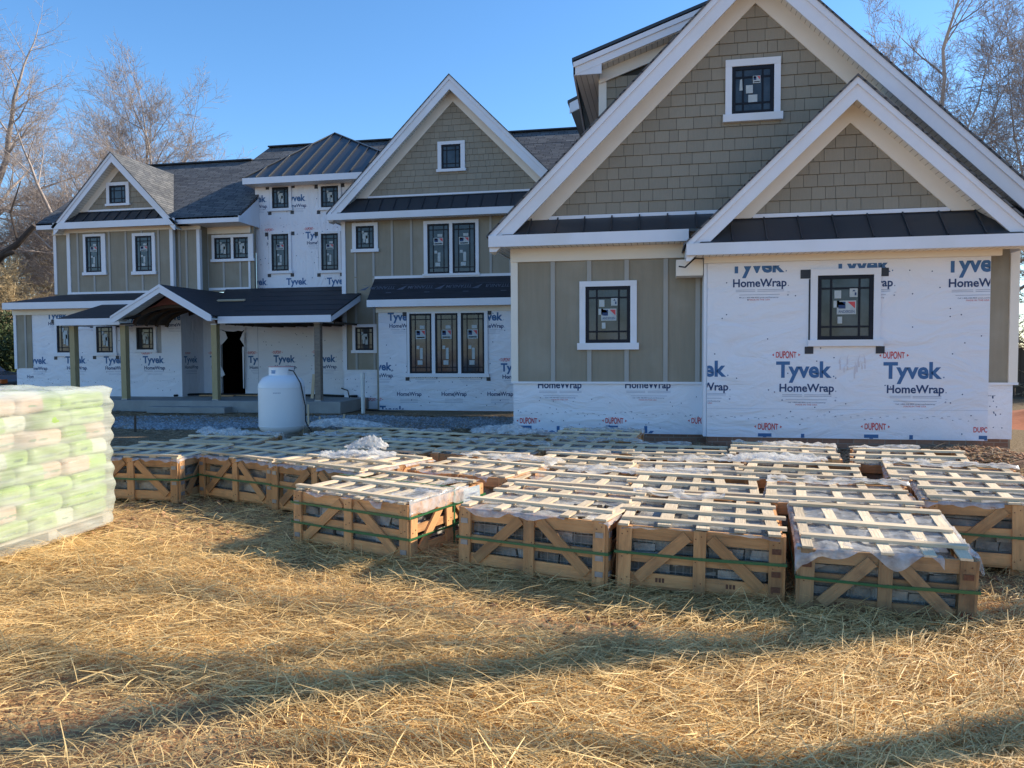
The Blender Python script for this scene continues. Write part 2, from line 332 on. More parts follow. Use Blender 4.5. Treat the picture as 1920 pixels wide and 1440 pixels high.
        return o

def empty(name, loc=(0, 0, 0), rz=0):
    o = bpy.data.objects.new(name, None); COL.objects.link(o); o.location = loc; o.rotation_euler = (0, 0, rz); o.empty_display_size = .2
    return o
def tag(o, label=None, cat=None, group=None, kind=None):
    if label: o['label'] = label
    if cat: o['category'] = cat
    if group: o['group'] = group
    if kind: o['kind'] = kind
    return o
def copy_tree(o, parent=None):
    c = o.copy(); COL.objects.link(c)
    if parent is not None: c.parent = parent
    for ch in list(KIDS.get(o.name, [])): copy_tree(ch, c)
    return c
KIDS = {}
def index_kids():
    KIDS.clear()
    for o in bpy.data.objects:
        if o.parent: KIDS.setdefault(o.parent.name, []).append(o)

def sines(x, y, seed, octs, base):
    r = np.random.RandomState(seed); z = np.zeros_like(np.asarray(x, float))
    for o in range(octs):
        for k in range(4):
            a = r.uniform(0, 2*math.pi); fq = base*(1.9**o)*r.uniform(.7, 1.3); z = z+np.sin((x*math.cos(a)+y*math.sin(a))*fq+r.uniform(0, 6.28))/(1.9**o)
    return z/4
def gz(x, y):
    x = np.asarray(x, float); y = np.asarray(y, float)
    st = np.clip((y-10)/9, 0, 1); st = st*st*(3-2*st); lx = np.clip((2-x)/5, 0, 1)
    z = -.09*st*lx
    z = z+(.026*sines(x, y, 3, 3, 1.1)+.02*sines(x, y, 4, 3, 4.2)*np.clip((12-y)/4, 0, 1))*np.clip((y-.5)/2, 0, 1)
    # the loose dirt banked against the right wing
    z = z+.10*np.exp(-((x-4.6)/1.3)**2-((y-11.3)/.6)**2)*(1+.4*sines(x, y, 8, 3, 5))
    z = z+.17*np.exp(-((y-11.75)/.75)**2)*np.clip((x+3.2)/.8, 0, 1)*np.clip((5.9-x)/.8, 0, 1)*(1+.35*sines(x, y, 9, 3, 3.5))
    z = z-.05
    return z

# ------------------------------------------------------------------ lettering
_txt = {}
def glyphs(s, off=0.0):
    if (s, off) in _txt: return _txt[(s, off)]
    c = bpy.data.curves.new('t', 'FONT'); c.body = s; c.size = 1; c.offset = off; c.resolution_u = 3
    o = bpy.data.objects.new('t', c); COL.objects.link(o)
    bpy.context.view_layer.update()
    me = bpy.data.meshes.new_from_object(o.evaluated_get(bpy.context.evaluated_depsgraph_get()))
    V = np.array([v.co[:2] for v in me.vertices]); Fc = [list(p.vertices) for p in me.polygons]
    bpy.data.objects.remove(o); bpy.data.curves.remove(c); bpy.data.meshes.remove(me)
    if 'H' != s:
        cap = glyphs('H', 0)[0][:, 1].max()
        V = V.copy(); V[:, 0] -= V[:, 0].min(); wd_ = V[:, 0].max(); V[:, 0] /= wd_; V[:, 1] /= cap
    _txt[(s, off)] = (V, Fc); return _txt[(s, off)]
def put_text(mb, s, x, z, w, h, y, off=.012, mi=0, clip=None, arch=0, rot=0, frame=None):
    V, Fc = glyphs(s, off)
    a = V[:, 0]*w; b = V[:, 1]*h
    if arch: 
        k = 1+arch*(1-(2*V[:, 0]-1)**2); b = (V[:, 1]-.5)*h*k+h/2
    bm = bmesh.new(); vs = [bm.verts.new((x+p, 0, z+q)) for p, q in zip(a, b)]
    for f in Fc:
        try: bm.faces.new([vs[i] for i in f])
        except ValueError: pass
    if clip:
        for co, no in (((clip[0], 0, 0), (-1, 0, 0)), ((clip[1], 0, 0), (1, 0, 0)), ((0, 0, clip[2]), (0, 0, -1)), ((0, 0, clip[3]), (0, 0, 1))):
            bmesh.ops.bisect_plane(bm, geom=bm.verts[:]+bm.edges[:]+bm.faces[:], plane_co=co, plane_no=no, clear_outer=True)
    bm.verts.index_update()
    if frame is None: vv = [(v.co.x, y, v.co.z) for v in bm.verts]
    else: vv = [frame(v.co.x, v.co.z) for v in bm.verts]
    mb.add(vv, [[v.index for v in f.verts] for f in bm.faces], mi); bm.free()
def cbox(mb, x0, x1, z0, z1, y, mi, clip, frame=None):
    if clip: x0 = max(x0, clip[0]); x1 = min(x1, clip[1]); z0 = max(z0, clip[2]); z1 = min(z1, clip[3])
    if x1-x0 > .004 and z1-z0 > .001:
        q = [(x0, z0), (x1, z0), (x1, z1), (x0, z1)]
        mb.poly([(a, y, b) for a, b in q] if frame is None else [frame(a, b) for a, b in q], mi)
INK = ['ink_blue', 'ink_navy', 'ink_red', 'ink_grey']
def dupont(mb, cx, cz, y, s, clip, frame=None):
    put_text(mb, 'DUPONT', cx-.145*s, cz-.036*s, .29*s, .076*s, y, .024, 2, clip, .35, frame=frame)
    for sg in (-1, 1):
        x = cx+sg*.185*s
        if not clip or clip[0] < x-.02 and x+.02 < clip[1]:
            q = [(x+sg*.016*s, cz), (x-sg*.012*s, cz-.02*s), (x-sg*.012*s, cz+.02*s)]
            mb.poly([(a, y, b) for a, b in q] if frame is None else [frame(a, b) for a, b in q], 2)
def logo(mb, x, z, y, s=1., clip=None, dp=True, hw=True, fine=True, ty=True, frame=None):
    """x,z: left end and baseline of the large word"""
    if ty: put_text(mb, 'Tyvek', x, z, .783*s, .222*s, y, .034, 0, clip, frame=frame)
    if ty: cbox(mb, x+.80*s, x+.815*s, z, z+.02*s, y, 0, clip, frame)
    if dp: dupont(mb, x+.14*s, z+.33*s, y, s, clip, frame)
    if hw:
        put_text(mb, 'HomeWrap', x+.05*s, z-.215*s, .765*s, .112*s, y, .024, 1, clip, frame=frame)
        cbox(mb, x+.835*s, x+.845*s, z-.215*s, z-.2*s, y, 1, clip, frame)
        for zz, a, b in ((-.262, .09, .37), (-.262, .4, .78), (-.285, .09, .37), (-.285, .4, .78), (-.335, .14, .72)):
            cbox(mb, x+a*s, x+b*s, z+zz*s-.0035*s, z+zz*s+.0035*s, y, 3, clip, frame)
        if fine:
            put_text(mb, 'Call 1-800-448-9835 tyvek.com/homewrap', x+.17*s, z-.385*s, .53*s, .018*s, y, 0, 1, clip, frame=frame)
            put_text(mb, 'MADE IN THE USA', x+.28*s, z-.42*s, .3*s, .022*s, y, 0, 2, clip, frame=frame)
            cbox(mb, x+.83*s, x+.86*s, z-.305*s, z-.300*s, y, 3, clip, frame)
            q = [(x+.82*s, z-.345*s), (x+.835*s, z-.36*s), (x+.85*s, z-.345*s), (x+.835*s, z-.33*s)]
            if not clip or (clip[0] < q[0][0] and q[2][0] < clip[1]): mb.poly([(a, y, b) for a, b in q] if frame is None else [frame(a, b) for a, b in q], 3)
        else: cbox(mb, x+.17*s, x+.7*s, z-.38*s, z-.372*s, y, 3, clip, frame)
def fasteners(mb, x0, x1, z0, z1, y, n, r=.012, mi=1, avoid=()):
    for i in range(n):
        x = rng.uniform(x0, x1); z = rng.uniform(z0, z1)
        if any(a < x < b and c < z < d for a, b, c, d in avoid): continue
        mb.add([(x+r*math.cos(t*1.047), y, z+r*math.sin(t*1.047)) for t in range(6)], [(0, 1, 2, 3, 4, 5)], mi)
def staples(mb, x0, x1, z, y, step=.21, mi=1):
    x = x0
    while x < x1:
        zz = z+rng.uniform(-.03, .03); w = rng.uniform(.02, .05)
        mb.poly([(x, y, zz), (x+w*.5, y, zz+.012), (x+w, y, zz), (x+w*.5, y, zz+.022)], mi)
        mb.box(x+.09, x+.13, y, y+.001, zz+.03, zz+.034, mi)
        x += step*rng.uniform(.7, 1.3)

# ================================================================== THE HOUSE
house = empty('large_house', (-5, 16, 0))
tag(house, 'large unfinished gabled house with olive siding and white printed house wrap', 'house')
HOFF = Vector((5, -16, 0))      # parts are modelled in world coordinates
_oldbuild = MB.build
SPLIT = {'fascia', 'corner_board', 'frieze_board', 'soffit', 'bargeboard', 'side_wall', 'batten_strip', 'skirt_board', 'brick_foundation', 'shingle_roof', 'porch_beam', 'ridge_cap', 'torn_wrap'}
def hb(mb, name, mats, smooth=False, parent=None, label=None, bevel=0):
    if name in ('brick_foundation', 'shingle_roof'): mb.gr = [None]*len(mb.gr)
    if name in ('siding_wall', 'side_wall'): mb.gr = [None]*len(mb.gr)
    if name == 'soffit': mb.gr = [(0., 1., 0.)]*len(mb.gr)
    if name in SPLIT and len(mb.st) > 1:
        st = mb.st+[(len(mb.v), len(mb.f))]; out = None
        for (v0, f0), (v1, f1) in zip(st, st[1:]):
            q = MB(); q.v = mb.v[v0:v1]; q.f = [[i-v0 for i in f] for f in mb.f[f0:f1]]; q.mi = mb.mi[f0:f1]; q.rn = mb.rn[f0:f1]; q.gr = mb.gr[f0:f1]
            if q.f: out = hb(q, name, mats, smooth, parent, label, bevel)
        return out
    o = _oldbuild(mb, name, mats, parent or house, smooth, None, bevel, label)
    if parent is None: o.location = HOFF
    return o

def wall(name, m, x0, x1, z0, z1, D, th=.12, **kw):
    return hb(MB().box(x0, x1, D, D+th, z0, z1), name, M[m], **kw)
def battens(xs, z0, z1, D, skip=()):
    mb = MB()
    for x in xs:
        segs = [(z0, z1)]
        for a, b, c, d in skip:
            if a-.04 < x < b+.04:
                ns = []
                for s0, s1 in segs:
                    if c > s0: ns.append((s0, min(c, s1)))
                    if d < s1: ns.append((max(d, s0), s1))
                segs = ns
        for s0, s1 in segs:
            if s1-s0 > .03: mb.box(x-.035, x+.035, D-.022, D, s0, s1)
    return hb(mb, 'batten_strip', M['batten'])

def sticker_set(kind, x0, x1, z0, z1, y, mb):
    w = x1-x0; h = z1-z0
    def r(a, b, c, d, mi=0): mb.poly([(x0+a*w, y, z0+c*h), (x0+b*w, y, z0+c*h), (x0+b*w, y, z0+d*h), (x0+a*w, y, z0+d*h)], mi)
    def lg(a, b, c, d, txt=False):       # maker's label: white card, dark square, white sail on red
        r(a, b, c, d); yy = y-.001; W = (b-a)*w; Hh = (d-c)*h; X = x0+a*w; Z = z0+c*h
        def q(pts, mi): mb.poly([(X+p*W, yy, Z+s*Hh) for p, s in pts], mi)
        q([(.08, .42), (.45, .42), (.45, .92), (.08, .92)], 1); q([(.08, .68), (.45, .68), (.26, .92), (.08, .92)], 2)
        q([(.55, .92), (.94, .42), (.94, .92)], 2)
        if txt: put_text(mb, 'ANDERSEN', X+.08*W, Z+.1*Hh, .84*W, .2*Hh, yy, .01, 1)
        else: r(a+(b-a)*.1, b-(b-a)*.1, c+(d-c)*.12, c+(d-c)*.25, 1)
    if kind == 'near':
        r(.24, .40, .66, .80); r(.60, .79, .68, .83); lg(.30, .76, .38, .62, True); r(.22, .36, .50, .62); r(.32, .43, .22, .34)
        yy = y-.002; mb.poly([(x0+.66*w, yy, z0+.78*h), (x0+.74*w, yy, z0+.78*h), (x0+.70*w, yy, z0+.81*h)], 1)
        mb.poly([(x0+.72*w, yy, z0+.71*h), (x0+.76*w, yy, z0+.71*h), (x0+.76*w, yy, z0+.76*h), (x0+.72*w, yy, z0+.76*h)], 1)
    elif kind == 'tall':
        lg(.2, .8, .58, .74); r(.25, .42, .40, .46); r(.45, .62, .22, .42); r(.3, .6, .12, .2); r(.45, .75, .76, .82)
    elif kind == 'small':
        r(.3, .7, .45, .75); r(.35, .5, .25, .45); r(.55, .75, .2, .6); r(.25, .4, .7, .85)
    elif kind == 'gable':
        lg(.5, .75, .66, .84); r(.27, .5, .42, .62); r(.35, .65, .2, .38)
        mb.poly([(x0+.05*w, y, z0+.5*h), (x0+.16*w, y, z0+.5*h), (x0+.14*w, y, z0+.78*h), (x0+.07*w, y, z0+.76*h)], 0)
def window(darks, tr, D, kind='small', proud=.045, sill=True, wd_=None, tapes=False, mull=.028):
    """darks: pixel boxes of the dark sashes, tr: pixel box of the outer white casing"""
    def rect(b):
        xm, ym = (b[0]+b[2])/2, (b[1]+b[3])/2
        return P(b[0], ym, D)[0], P(b[2], ym, D)[0], P(xm, b[3], D)[1], P(xm, b[1], D)[1]
    T = rect(tr); ds = [rect(b) for b in darks]
    mb = MB(); y0 = D-proud; y1 = D+.01
    zt = max(d[3] for d in ds); zb = min(d[2] for d in ds)
    ds = [(d[0], d[1], zb, zt) for d in ds]
    mb.box(T[0], T[1], y0, y1, zt, T[3]); mb.box(T[0], ds[0][0], y0+.004, y1, zb, zt); mb.box(ds[-1][1], T[1], y0+.004, y1, zb, zt)
    if sill:
        e = .035; mb.box(T[0]-e, T[1]+e, y0-.03, y1, T[2], zb)
    else: mb.box(T[0], T[1], y0, y1, T[2], zb)
    for a, b in zip(ds, ds[1:]): mb.box(a[1], b[0], y0+.004, y1, zb, zt)
    w = hb(mb, 'window', M['white'])
    sm = MB(); pm = MB(); st = MB()
    for x0, x1, z0, z1 in ds:
        fr = .055 if (x1-x0) > .5 else .05; ya, yb = D-.025, D+.004
        sm.box(x0, x1, ya, yb, z1-fr, z1); sm.box(x0, x1, ya, yb, z0, z0+fr); sm.box(x0, x0+fr, ya, yb, z0+fr, z1-fr); sm.box(x1-fr, x1, ya, yb, z0+fr, z1-fr)
        a0, a1, c0, c1 = x0+fr, x1-fr, z0+fr, z1-fr
        m = min(.16*(a1-a0)+.03, .15); mh = min(m, .15)
        for xx in (a0+m, a1-m): sm.box(xx-mull/2, xx+mull/2, D-.016, D-.008, c0, c1)
        for k, (a, b) in enumerate(((a0, a0+m-mull/2), (a0+m+mull/2, a1-m-mull/2), (a1-m+mull/2, a1))):
            for zz in (c0+mh, c1-mh): sm.box(a, b, D-.016, D-.008, zz-mull/2, zz+mull/2)
        pm.box(a0, a1, D-.006, D+.002, c0, c1)
        sticker_set(kind, a0+m*.3, a1-m*.3, c0, c1, D-.019, st)
    hb(sm, 'sash', M['sash'], parent=w); hb(pm, 'pane', M['pane'], parent=w)
    hb(st, 'sticker', [M['sticker'], M['ink_navy'], M['ink_red']], parent=w)
    if tapes:
        tb = MB()
        for sx in (T[0]-.07, T[1]-.05):
            tb.box(sx, sx+.12, D-.008, D-.002, T[2]-.11, T[2]-.005)
        tb.box(T[0]-.14, T[0]-.002, D-.008, D-.002, T[3]-.13, T[3]); tb.box(T[1]+.002, T[1]+.11, D-.008, D-.002, T[3]-.12, T[3]-.0)
        tb.box(T[0]-.022, T[0]-.002, D-.006, D-.001, T[2]+.02, T[3]-.14)
        hb(tb, 'flashing_tape', M['tape'], parent=w)
    return T

def shingled(x_of, z0, z1, D, row, wmin, wmax, name='shingle_gable', back=None, win=None):
    """x_of(z) -> (xl, xr) of the wall at height z; a stepped course of shingles per row"""
    mb = MB(); z = z0; k = 0
    while z < z1:
        a0, b0 = x_of(z); 
        if b0-a0 < .05: break
        x = a0-rng.uniform(0, wmax)
        while x < b0:
            w = rng.choice([wmin, wmin*1.3, (wmin+wmax)/2, wmax*.9, wmax, wmax])*rng.uniform(.95, 1.05)
            c0, c1 = max(x, a0), min(x+w-.006, b0)
            if c1-c0 > .02 and not (win and win[0] < c0 and c1 < win[1] and win[2] < z and z+row < win[3]):
                j = rng.uniform(-.002, .002); t = .014+rng.uniform(0, .004); zz = z+.002; zt = z+row-.003
                u0, u1 = x_of(zt); e0 = min(max(c0, u0), c1-.001) ; e1 = max(min(c1, u1), e0+.001)
                vs = [(c0, D-t-.006, zz+j), (c1, D-t-.006, zz+j), (e1, D-.007, zt), (e0, D-.007, zt), (c0, D, zz), (c1, D, zz), (e1, D, zt), (e0, D, zt)]
                mb.add(vs, [(0, 1, 2, 3), (5, 4, 7, 6), (0, 4, 5, 1), (3, 2, 6, 7), (0, 3, 7, 4), (1, 5, 6, 2)], 0)
            x += w
        z += row; k += 1
    o = hb(mb, name, M['shingle'])
    if back: 
        hb(MB().xz(back, D, D+.1), 'gable_sheathing', M['joint'], parent=o)
    return o

def gable(xa, za, s, xl, xr, Yw, Yf, bh, fh, zbase, row, wsh, Yb, pent=None, thick=.1, win=None, soff=True):
    """a front-facing gable: apex (xa, za) of the roof surface, slope s, eave tips at xl / xr, wall plane Yw, bargeboards at Yf"""
    zl = za-s*(xa-xl); zr = za-s*(xr-xa)
    # roof covering with a thin dark edge
    mb = MB()
    for x, z in ((xl, zl), (xr, zr)):
        e = .04*(1 if x > xa else -1)
        pts = [(xa, Yf-.05, za), (x+e, Yf-.05, z-abs(e)*s), (x+e, Yb, z-abs(e)*s), (xa, Yb, za)]
        mb.slab(pts, (0, 0, .035))
    hb(mb, 'shingle_roof', M['asphalt'])
    # bargeboards: outer crown strip over a wider board
    mb = MB()
    for x, z in ((xl, zl), (xr, zr)):
        for (o0, o1, y0, y1) in ((.0, bh*.32, Yf-.03, Yf+.02), (bh*.32, bh, Yf, Yf+.035)):
            pts = [(xa, za-o0), (x, z-o0), (x, max(z-o1, z-.26) if o1 > .26 else z-o1), (xa, za-o1)]
            if o1 > .26:
                sg = 1 if x < xa else -1
                d = (o1-.26)/s; pts = [(xa, za-o0), (x, z-o0), (x, z-.26), (x+sg*d, z-.26), (xa, za-o1)] if o0 < .26 else pts
            mb.xz(pts, y0, y1)
    hb(mb, 'bargeboard', M['white'])
    # raked soffit
    if soff:
        mb = MB()
        for x, z in ((xl, zl), (xr, zr)):
            o = bh*.72
            mb.slab([(xa, Yf+.035, za-o), (x, Yf+.035, z-o), (x, Yw-.0, z-o), (xa, Yw-.0, za-o)], (0, 0, .02))
        hb(mb, 'soffit', M['soffit'])
    # frieze boards on the wall
    mb = MB(); o0 = bh*.72; o1 = o0+fh
    for sg, x in ((1, xl), (-1, xr)):
        b0 = xa-sg*(za-o0-zbase)/s; b1 = xa-sg*(za-o1-zbase)/s
        mb.xz([(xa, za-o0), (b0, zbase), (b1, zbase), (xa, za-o1)], Yw-.04, Yw)
    hb(mb, 'frieze_board', M['cream'])
    xo = lambda z: (xa-(za-o1+.12-z)/s, xa+(za-o1+.12-z)/s)
    back = [(xa, za-o0-.005), (xa-(za-o0-zbase)/s, zbase-.15), (xa+(za-o0-zbase)/s, zbase-.15)]
    shingled(xo, zbase+.06, za-o1+.1, Yw, row, wsh*.5, wsh, back=back, win=win)
    hb(MB().box(xa-(za-o1-zbase)/s+.02, xa+(za-o1-zbase)/s-.02, Yw-.035, Yw, zbase, zbase+.055), 'skirt_board', M['white'])
    if pent:
        xp0, xp1, zt, zb, Yp, ribs, x_t0, x_t1 = pent
        mb = MB(); mb.slab([(xp0, Yp, zb), (xp1, Yp, zb), (x_t1, Yw-.002, zt), (x_t0, Yw-.002, zt)], (0, 0, -.03))
        n = ribs
        for i in range(1, n):
            x = xp0+(xp1-xp0)*i/n
            if x_t0 < x < x_t1: mb.board((x, Yp-.005, zb+.014), (x, Yw-.01, zt+.014), .02, .03, nrm=(0, -(zt-zb), (Yw-Yp)))
        mb.box(xp0-.01, xp1+.01, Yp-.02, Yp, zb-.035, zb+.004)
        mb.box(x_t0, x_t1, Yw-.03, Yw-.002, zt+.001, zt+.03)
        hb(mb, 'metal_roof', M['metal_roof'])

# ---------------------------------------------------------------- right wing
D1, D2 = 12.4, 11.9
XL = P(962, 600, D1)[0]; XR = 5.12
zsid = PZ(1130, 716, 12.4)                      # bottom of the siding
# brick foundation, wrapped lower wall, siding
hb(MB().box(XL+.02, XR-.07, D1+.02, D1+.2, -.4, .28).box(XR-.09, XR-.07, D1+.2, 21, -.4, .28), 'brick_foundation', M['brick'])
mb = MB().box(XL, XR-.03, D1, D1+.14, .275, zsid-.02); w1 = hb(mb, 'wrap_wall', M['wrap'])
wall('siding_wall', 'siding', XL, XR, zsid, 3.3, D1)
hb(MB().box(XL, XL+.12, D1+.12, 21, -.2, 3.3).box(XR-.12, XR, D1+.12, 21, -.2, 3.3), 'side_wall', M['siding'])
hb(MB().box(XL-.03, XR+.03, D1-.035, D1-.002, zsid-.03, zsid+.004), 'skirt_board', M['white'])
hb(MB().box(XL-.03, XL+.085, D1-.03, D1+.1, zsid+.004, 3.07), 'corner_board', M['cream'])
hb(MB().box(XR-.10, XR+.02, D1-.03, D1+.1, zsid+.004, 3.2), 'corner_board', M['cream'])
hb(MB().box(XL-.03, .66, D1-.05, D1-.002, 3.07, 3.285), 'frieze_board', M['cream'])
T = window([(1098, 537, 1182, 643)], (1087, 527, 1194, 655.5), D1, 'near')
battens([PX(x, D1) for x in (1037, 1105, 1175, 1248, 1308)], zsid+.004, 3.07, D1, [(T[0], T[1], T[2], T[3])])
lm = MB(); cl = (XL+.01, .68, .285, zsid-.035); yl = D1-.003
for px in (1008.6, 1172): 
    x, z = P(px, 727.5, D1); put_text(lm, 'HomeWrap', x, z, .72, .112, yl, .024, 1, cl)
    for zz, a, b in ((-.05, .02, .32), (-.05, .36, .72), (-.072, .02, .32), (-.072, .36, .72), (-.125, .09, .66)): cbox(lm, x+a, x+b, z+zz-.003, z+zz+.003, yl, 3, cl)
    put_text(lm, 'Call 1-800-448-9835 tyvek.com/homewrap', x+.12, z-.165, .5, .017, yl, 0, 1, cl); put_text(lm, 'MADE IN THE USA', x+.22, z-.2, .28, .02, yl, 0, 2, cl)
for px in (991, 1152, 1314): x, z = P(px, 789, D1); dupont(lm, x, z, yl, 1, cl)
for px in (975, 1136): x, z = P(px, 799, D1); put_text(lm, 'Tyvek', x, z-.222, .783, .222, yl, .034, 0, cl)
staples(lm, XL+.1, .6, PZ(1100, 777, D1), yl); fasteners(lm, XL, .6, .32, .9, yl, 30, .008)
x = PX(1850, D1); put_text(lm, 'HomeWrap', x-.56, PZ(1870, 742, D1), .72, .112, yl, .024, 1, (4.6, XR, .28, .92)); fasteners(lm, 4.7, XR-.1, .35, .88, yl, 12, .009)
hb(lm, 'lettering', [M[k] for k in INK], parent=w1)
# bay in front of the right wing
BX0, BX1 = P(1326, 600, D2)[0], P(1856, 600, D2)[0]
hb(MB().box(BX0+.02, BX1-.02, D2+.02, D1+.02, -.4, .3), 'brick_foundation', M['brick'])
w2 = hb(MB().box(BX0, BX1, D2, D2+.12, .3, 3.02).box(BX0, BX0+.08, D2+.12, D1, .3, 3.02).box(BX1-.08, BX1, D2+.12, D1, .3, 3.02), 'wrap_wall', M['wrap'])
lm = MB(); cl = (BX0+.005, BX1-.005, .305, 2.86); yl = D2-.003
Tb = window([(1532, 516, 1637, 637)], (1519, 504, 1650, 649), D2, 'near', tapes=True)
for px, py in ((1262, 705), (1455, 707), (1656, 709), (1368, 511.5), (1562, 511), (1772, 510)):
    x, z = P(px, py, D2); logo(lm, x, z, yl, 1, cl)
for px in (1440, 1641): x, z = P(px, 800, D2); dupont(lm, x, z, yl, 1, cl)
x, z = P(1846, 806, D2); dupont(lm, x, z, yl, 1, (cl[0], cl[1]+.3, cl[2], cl[3])) if False else put_text(lm, 'DUPONT', x-.145, z-.036, .29, .072, yl, .024, 2, cl)
for px in (1421, 1620, 1835): x, z = P(px, 813.5+(px-1421)*.012, D2); put_text(lm, 'Tyvek', x, z-.222, .783, .222, yl, .034, 0, cl)
staples(lm, BX0+.05, BX1-.1, PZ(1590, 785, D2), yl, .2); fasteners(lm, BX0+.1, BX1-.1, .35, 2.8, yl, 46, .010, avoid=[Tb])
lm.box(BX0, BX1, D2-.0015, D2-.0005, PZ(1590, 768, D2), PZ(1590, 768, D2)+.003, 3)
hb(lm, 'lettering', [M[k] for k in INK], parent=w2)
st = MB()
for px, py in ((1580, 688), (1605, 700), (1615, 686)):
    x, z = P(px, py, D2)
    for k in range(5):
        a = x+rng.uniform(-.06, .06); b = z+rng.uniform(-.08, .08); L_ = rng.uniform(.08, .2); q = rng.uniform(-.03, .03)
        st.box(a, a+.02, D2-.0022-k*.0003, D2-.0012, b, b+L_*.5).xz([(a, b+L_*.5), (a+.012, b+L_*.5), (a+q+.01, b+L_)], D2-.0022-k*.0003, D2-.0012)
hb(st, 'clay_smears', mat('clay_smear', (.66, .60, .60), (.62, .62, .72), 5, .8), parent=w2)
zb0 = PZ(1590, 487, D2); hb(MB().box(BX0-.05, BX1+.12, D2-.06, D2-.002, zb0, zb0+.235), 'frieze_board', M['cream'])
hb(MB().box(BX0-.46, BX0-.06, D1-.45, D1-.06, PZ(1297, 516, D2), 2.99), 'eave_return', M['cream'])
hb(MB().box(BX0-.05, BX0-.004, D2+.02, D1, .3, 3.0), 'corner_flashing', M['wrap'])
hb(MB().tube([(BX0-.12, D2-.1, 3.14), (BX0-.2, D2-.1, 2.98), (BX0-.33, D2-.08, 2.86), (BX0-.42, D2-.03, 2.88)], .012, 6, 0), 'loose_cable', M['black'])
# gables
zW = lambda px, py, D: PZ(px, py, D)
A1 = (1.41, 7.50)
gable(A1[0], A1[1], .985, -2.69, 5.51, D1, 12.0, .37, .33, 3.74, .181, .29, 22, pent=(-2.5, 5.32, 3.76, 3.45, 11.97, 18, -2.12, 4.95))
hb(MB().box(-2.69, .42, 11.93, 11.965, 3.27, 3.45).box(4.9, 5.51, 11.93, 11.965, 3.27, 3.45), 'fascia', M['white'])
hb(MB().box(-2.67, 5.5, 11.967, D1-.002, 3.287, 3.31), 'soffit', M['soffit'])
hb(MB().box(-2.69, -2.665, 11.967, 21, 3.27, 3.45).box(5.485, 5.51, 11.967, 21, 3.27, 3.45), 'fascia', M['white'])
hb(MB().box(-2.66, XL, D1, 21, 3.287, 3.31).box(XR, 5.48, D1, 21, 3.287, 3.31), 'soffit', M['soffit'])
window([(1372, 124, 1451, 214)], (1360, 111, 1463, 228), D1-.02, 'gable')
A2 = (2.68, 5.40); zbe = PZ(1600, 447, 11.45)
gable(A2[0], A2[1], .965, .37, 4.99, D2, 11.5, .31, .30, PZ(1590, 403, D2), .181, .29, 14.6, pent=(.55, 4.82, PZ(1590, 404, D2)+.01, zbe, 11.47, 9, .9, 4.48))
zf0 = zbe-.17
hb(MB().box(.37, 4.99, 11.43, 11.465, zf0, zbe-.002), 'fascia', M['white'])
hb(MB().box(.39, 4.97, 11.467, D2-.002, zf0+.015, zf0+.035).box(.39, .66, D2, D1-.05, zf0+.015, zf0+.035), 'soffit', M['soffit'])
hb(MB().box(.37, .39, 11.467, 12.3, zf0, zbe).box(4.97, 4.99, 11.467, 12.3, zf0, zbe), 'fascia', M['white'])
# long dormer on the left slope
def rl(px, py, D): return P(px, py, D)
DY = 12.72
dx0, dz0 = P(1075, 118, DY); dx1, dz1 = P(1300, 22, DY); sl_ = (dz1-dz0)/(dx1-dx0)
xe = 1.5; ze = dz0+sl_*(xe-dx0)
mb = MB(); mb.slab([(dx0-.02, DY-.03, dz0+.02), (xe, DY-.03, ze+.02), (xe, 18.6, ze+.02), (dx0-.28, 18.6, dz0+.02)], (0, 0, .05)); hb(mb, 'dormer_roof', M['metal_roof'])
mb = MB(); mb.xz([(dx0, dz0-.2), (xe, ze-.2), (xe, ze), (dx0, dz0)], DY, DY+.04); mb.xz([(dx0, dz0-.08), (xe, ze-.08), (xe, ze), (dx0, dz0)], DY-.025, DY-.001)
mb.slab([(dx0-.001, DY, dz0-.2), (dx0-.001, DY, dz0), (dx0-.27, 18.5, dz0), (dx0-.27, 18.5, dz0-.2)], (.03, 0, 0)); mb.xz([(dx0+.03, dz0-.2), (P(1125, 200, 13.05)[0]+.05, dz0-.2), (P(1125, 200, 13.05)[0]+.05, dz0-.2+sl_*(P(1125, 200, 13.05)[0]+.05-dx0)), (dx0+.03, dz0-.19)], DY+.005, DY+.036)
hb(mb, 'dormer_fascia', M['white'])
xw = P(1125, 200, 13.05)[0]
mb = MB(); mb.box(dx0+.03, xw, DY+.04, 18.4, dz0-.2, dz0-.18); mb.slab([(xw, DY+.04, dz0+sl_*(xw-dx0)-.21), (xe, DY+.04, ze-.21), (xe, 13.04, ze-.21), (xw, 13.04, dz0+sl_*(xw-dx0)-.21)], (0, 0, .01)); hb(mb, 'soffit', M['soffit'])
mb = MB(); zc = dz0+sl_*(xw-dx0)-.21; mb.xz([(xw, 3.9), (xe, 6), (xe, ze-.24), (xw, zc-.03)], 13.05, 13.15); mb.box(xw, xw+.1, 13.15, 18.4, 3.6, zc-.04); hb(mb, 'dormer_wall', M['joint'])
shingled(lambda z: (xw+.1, xe), 4.2, zc-.1, 13.05, .181, .15, .29, 'dormer_cheek')
mb = MB(); mb.box(xw-.02, xw+.11, 13.02, 13.14, 4, zc-.01); mb.xz([(xw, zc-.2), (xe, ze-.41), (xe, ze-.22), (xw, zc)], 12.99, 13.03); hb(mb, 'corner_board', M['cream'])
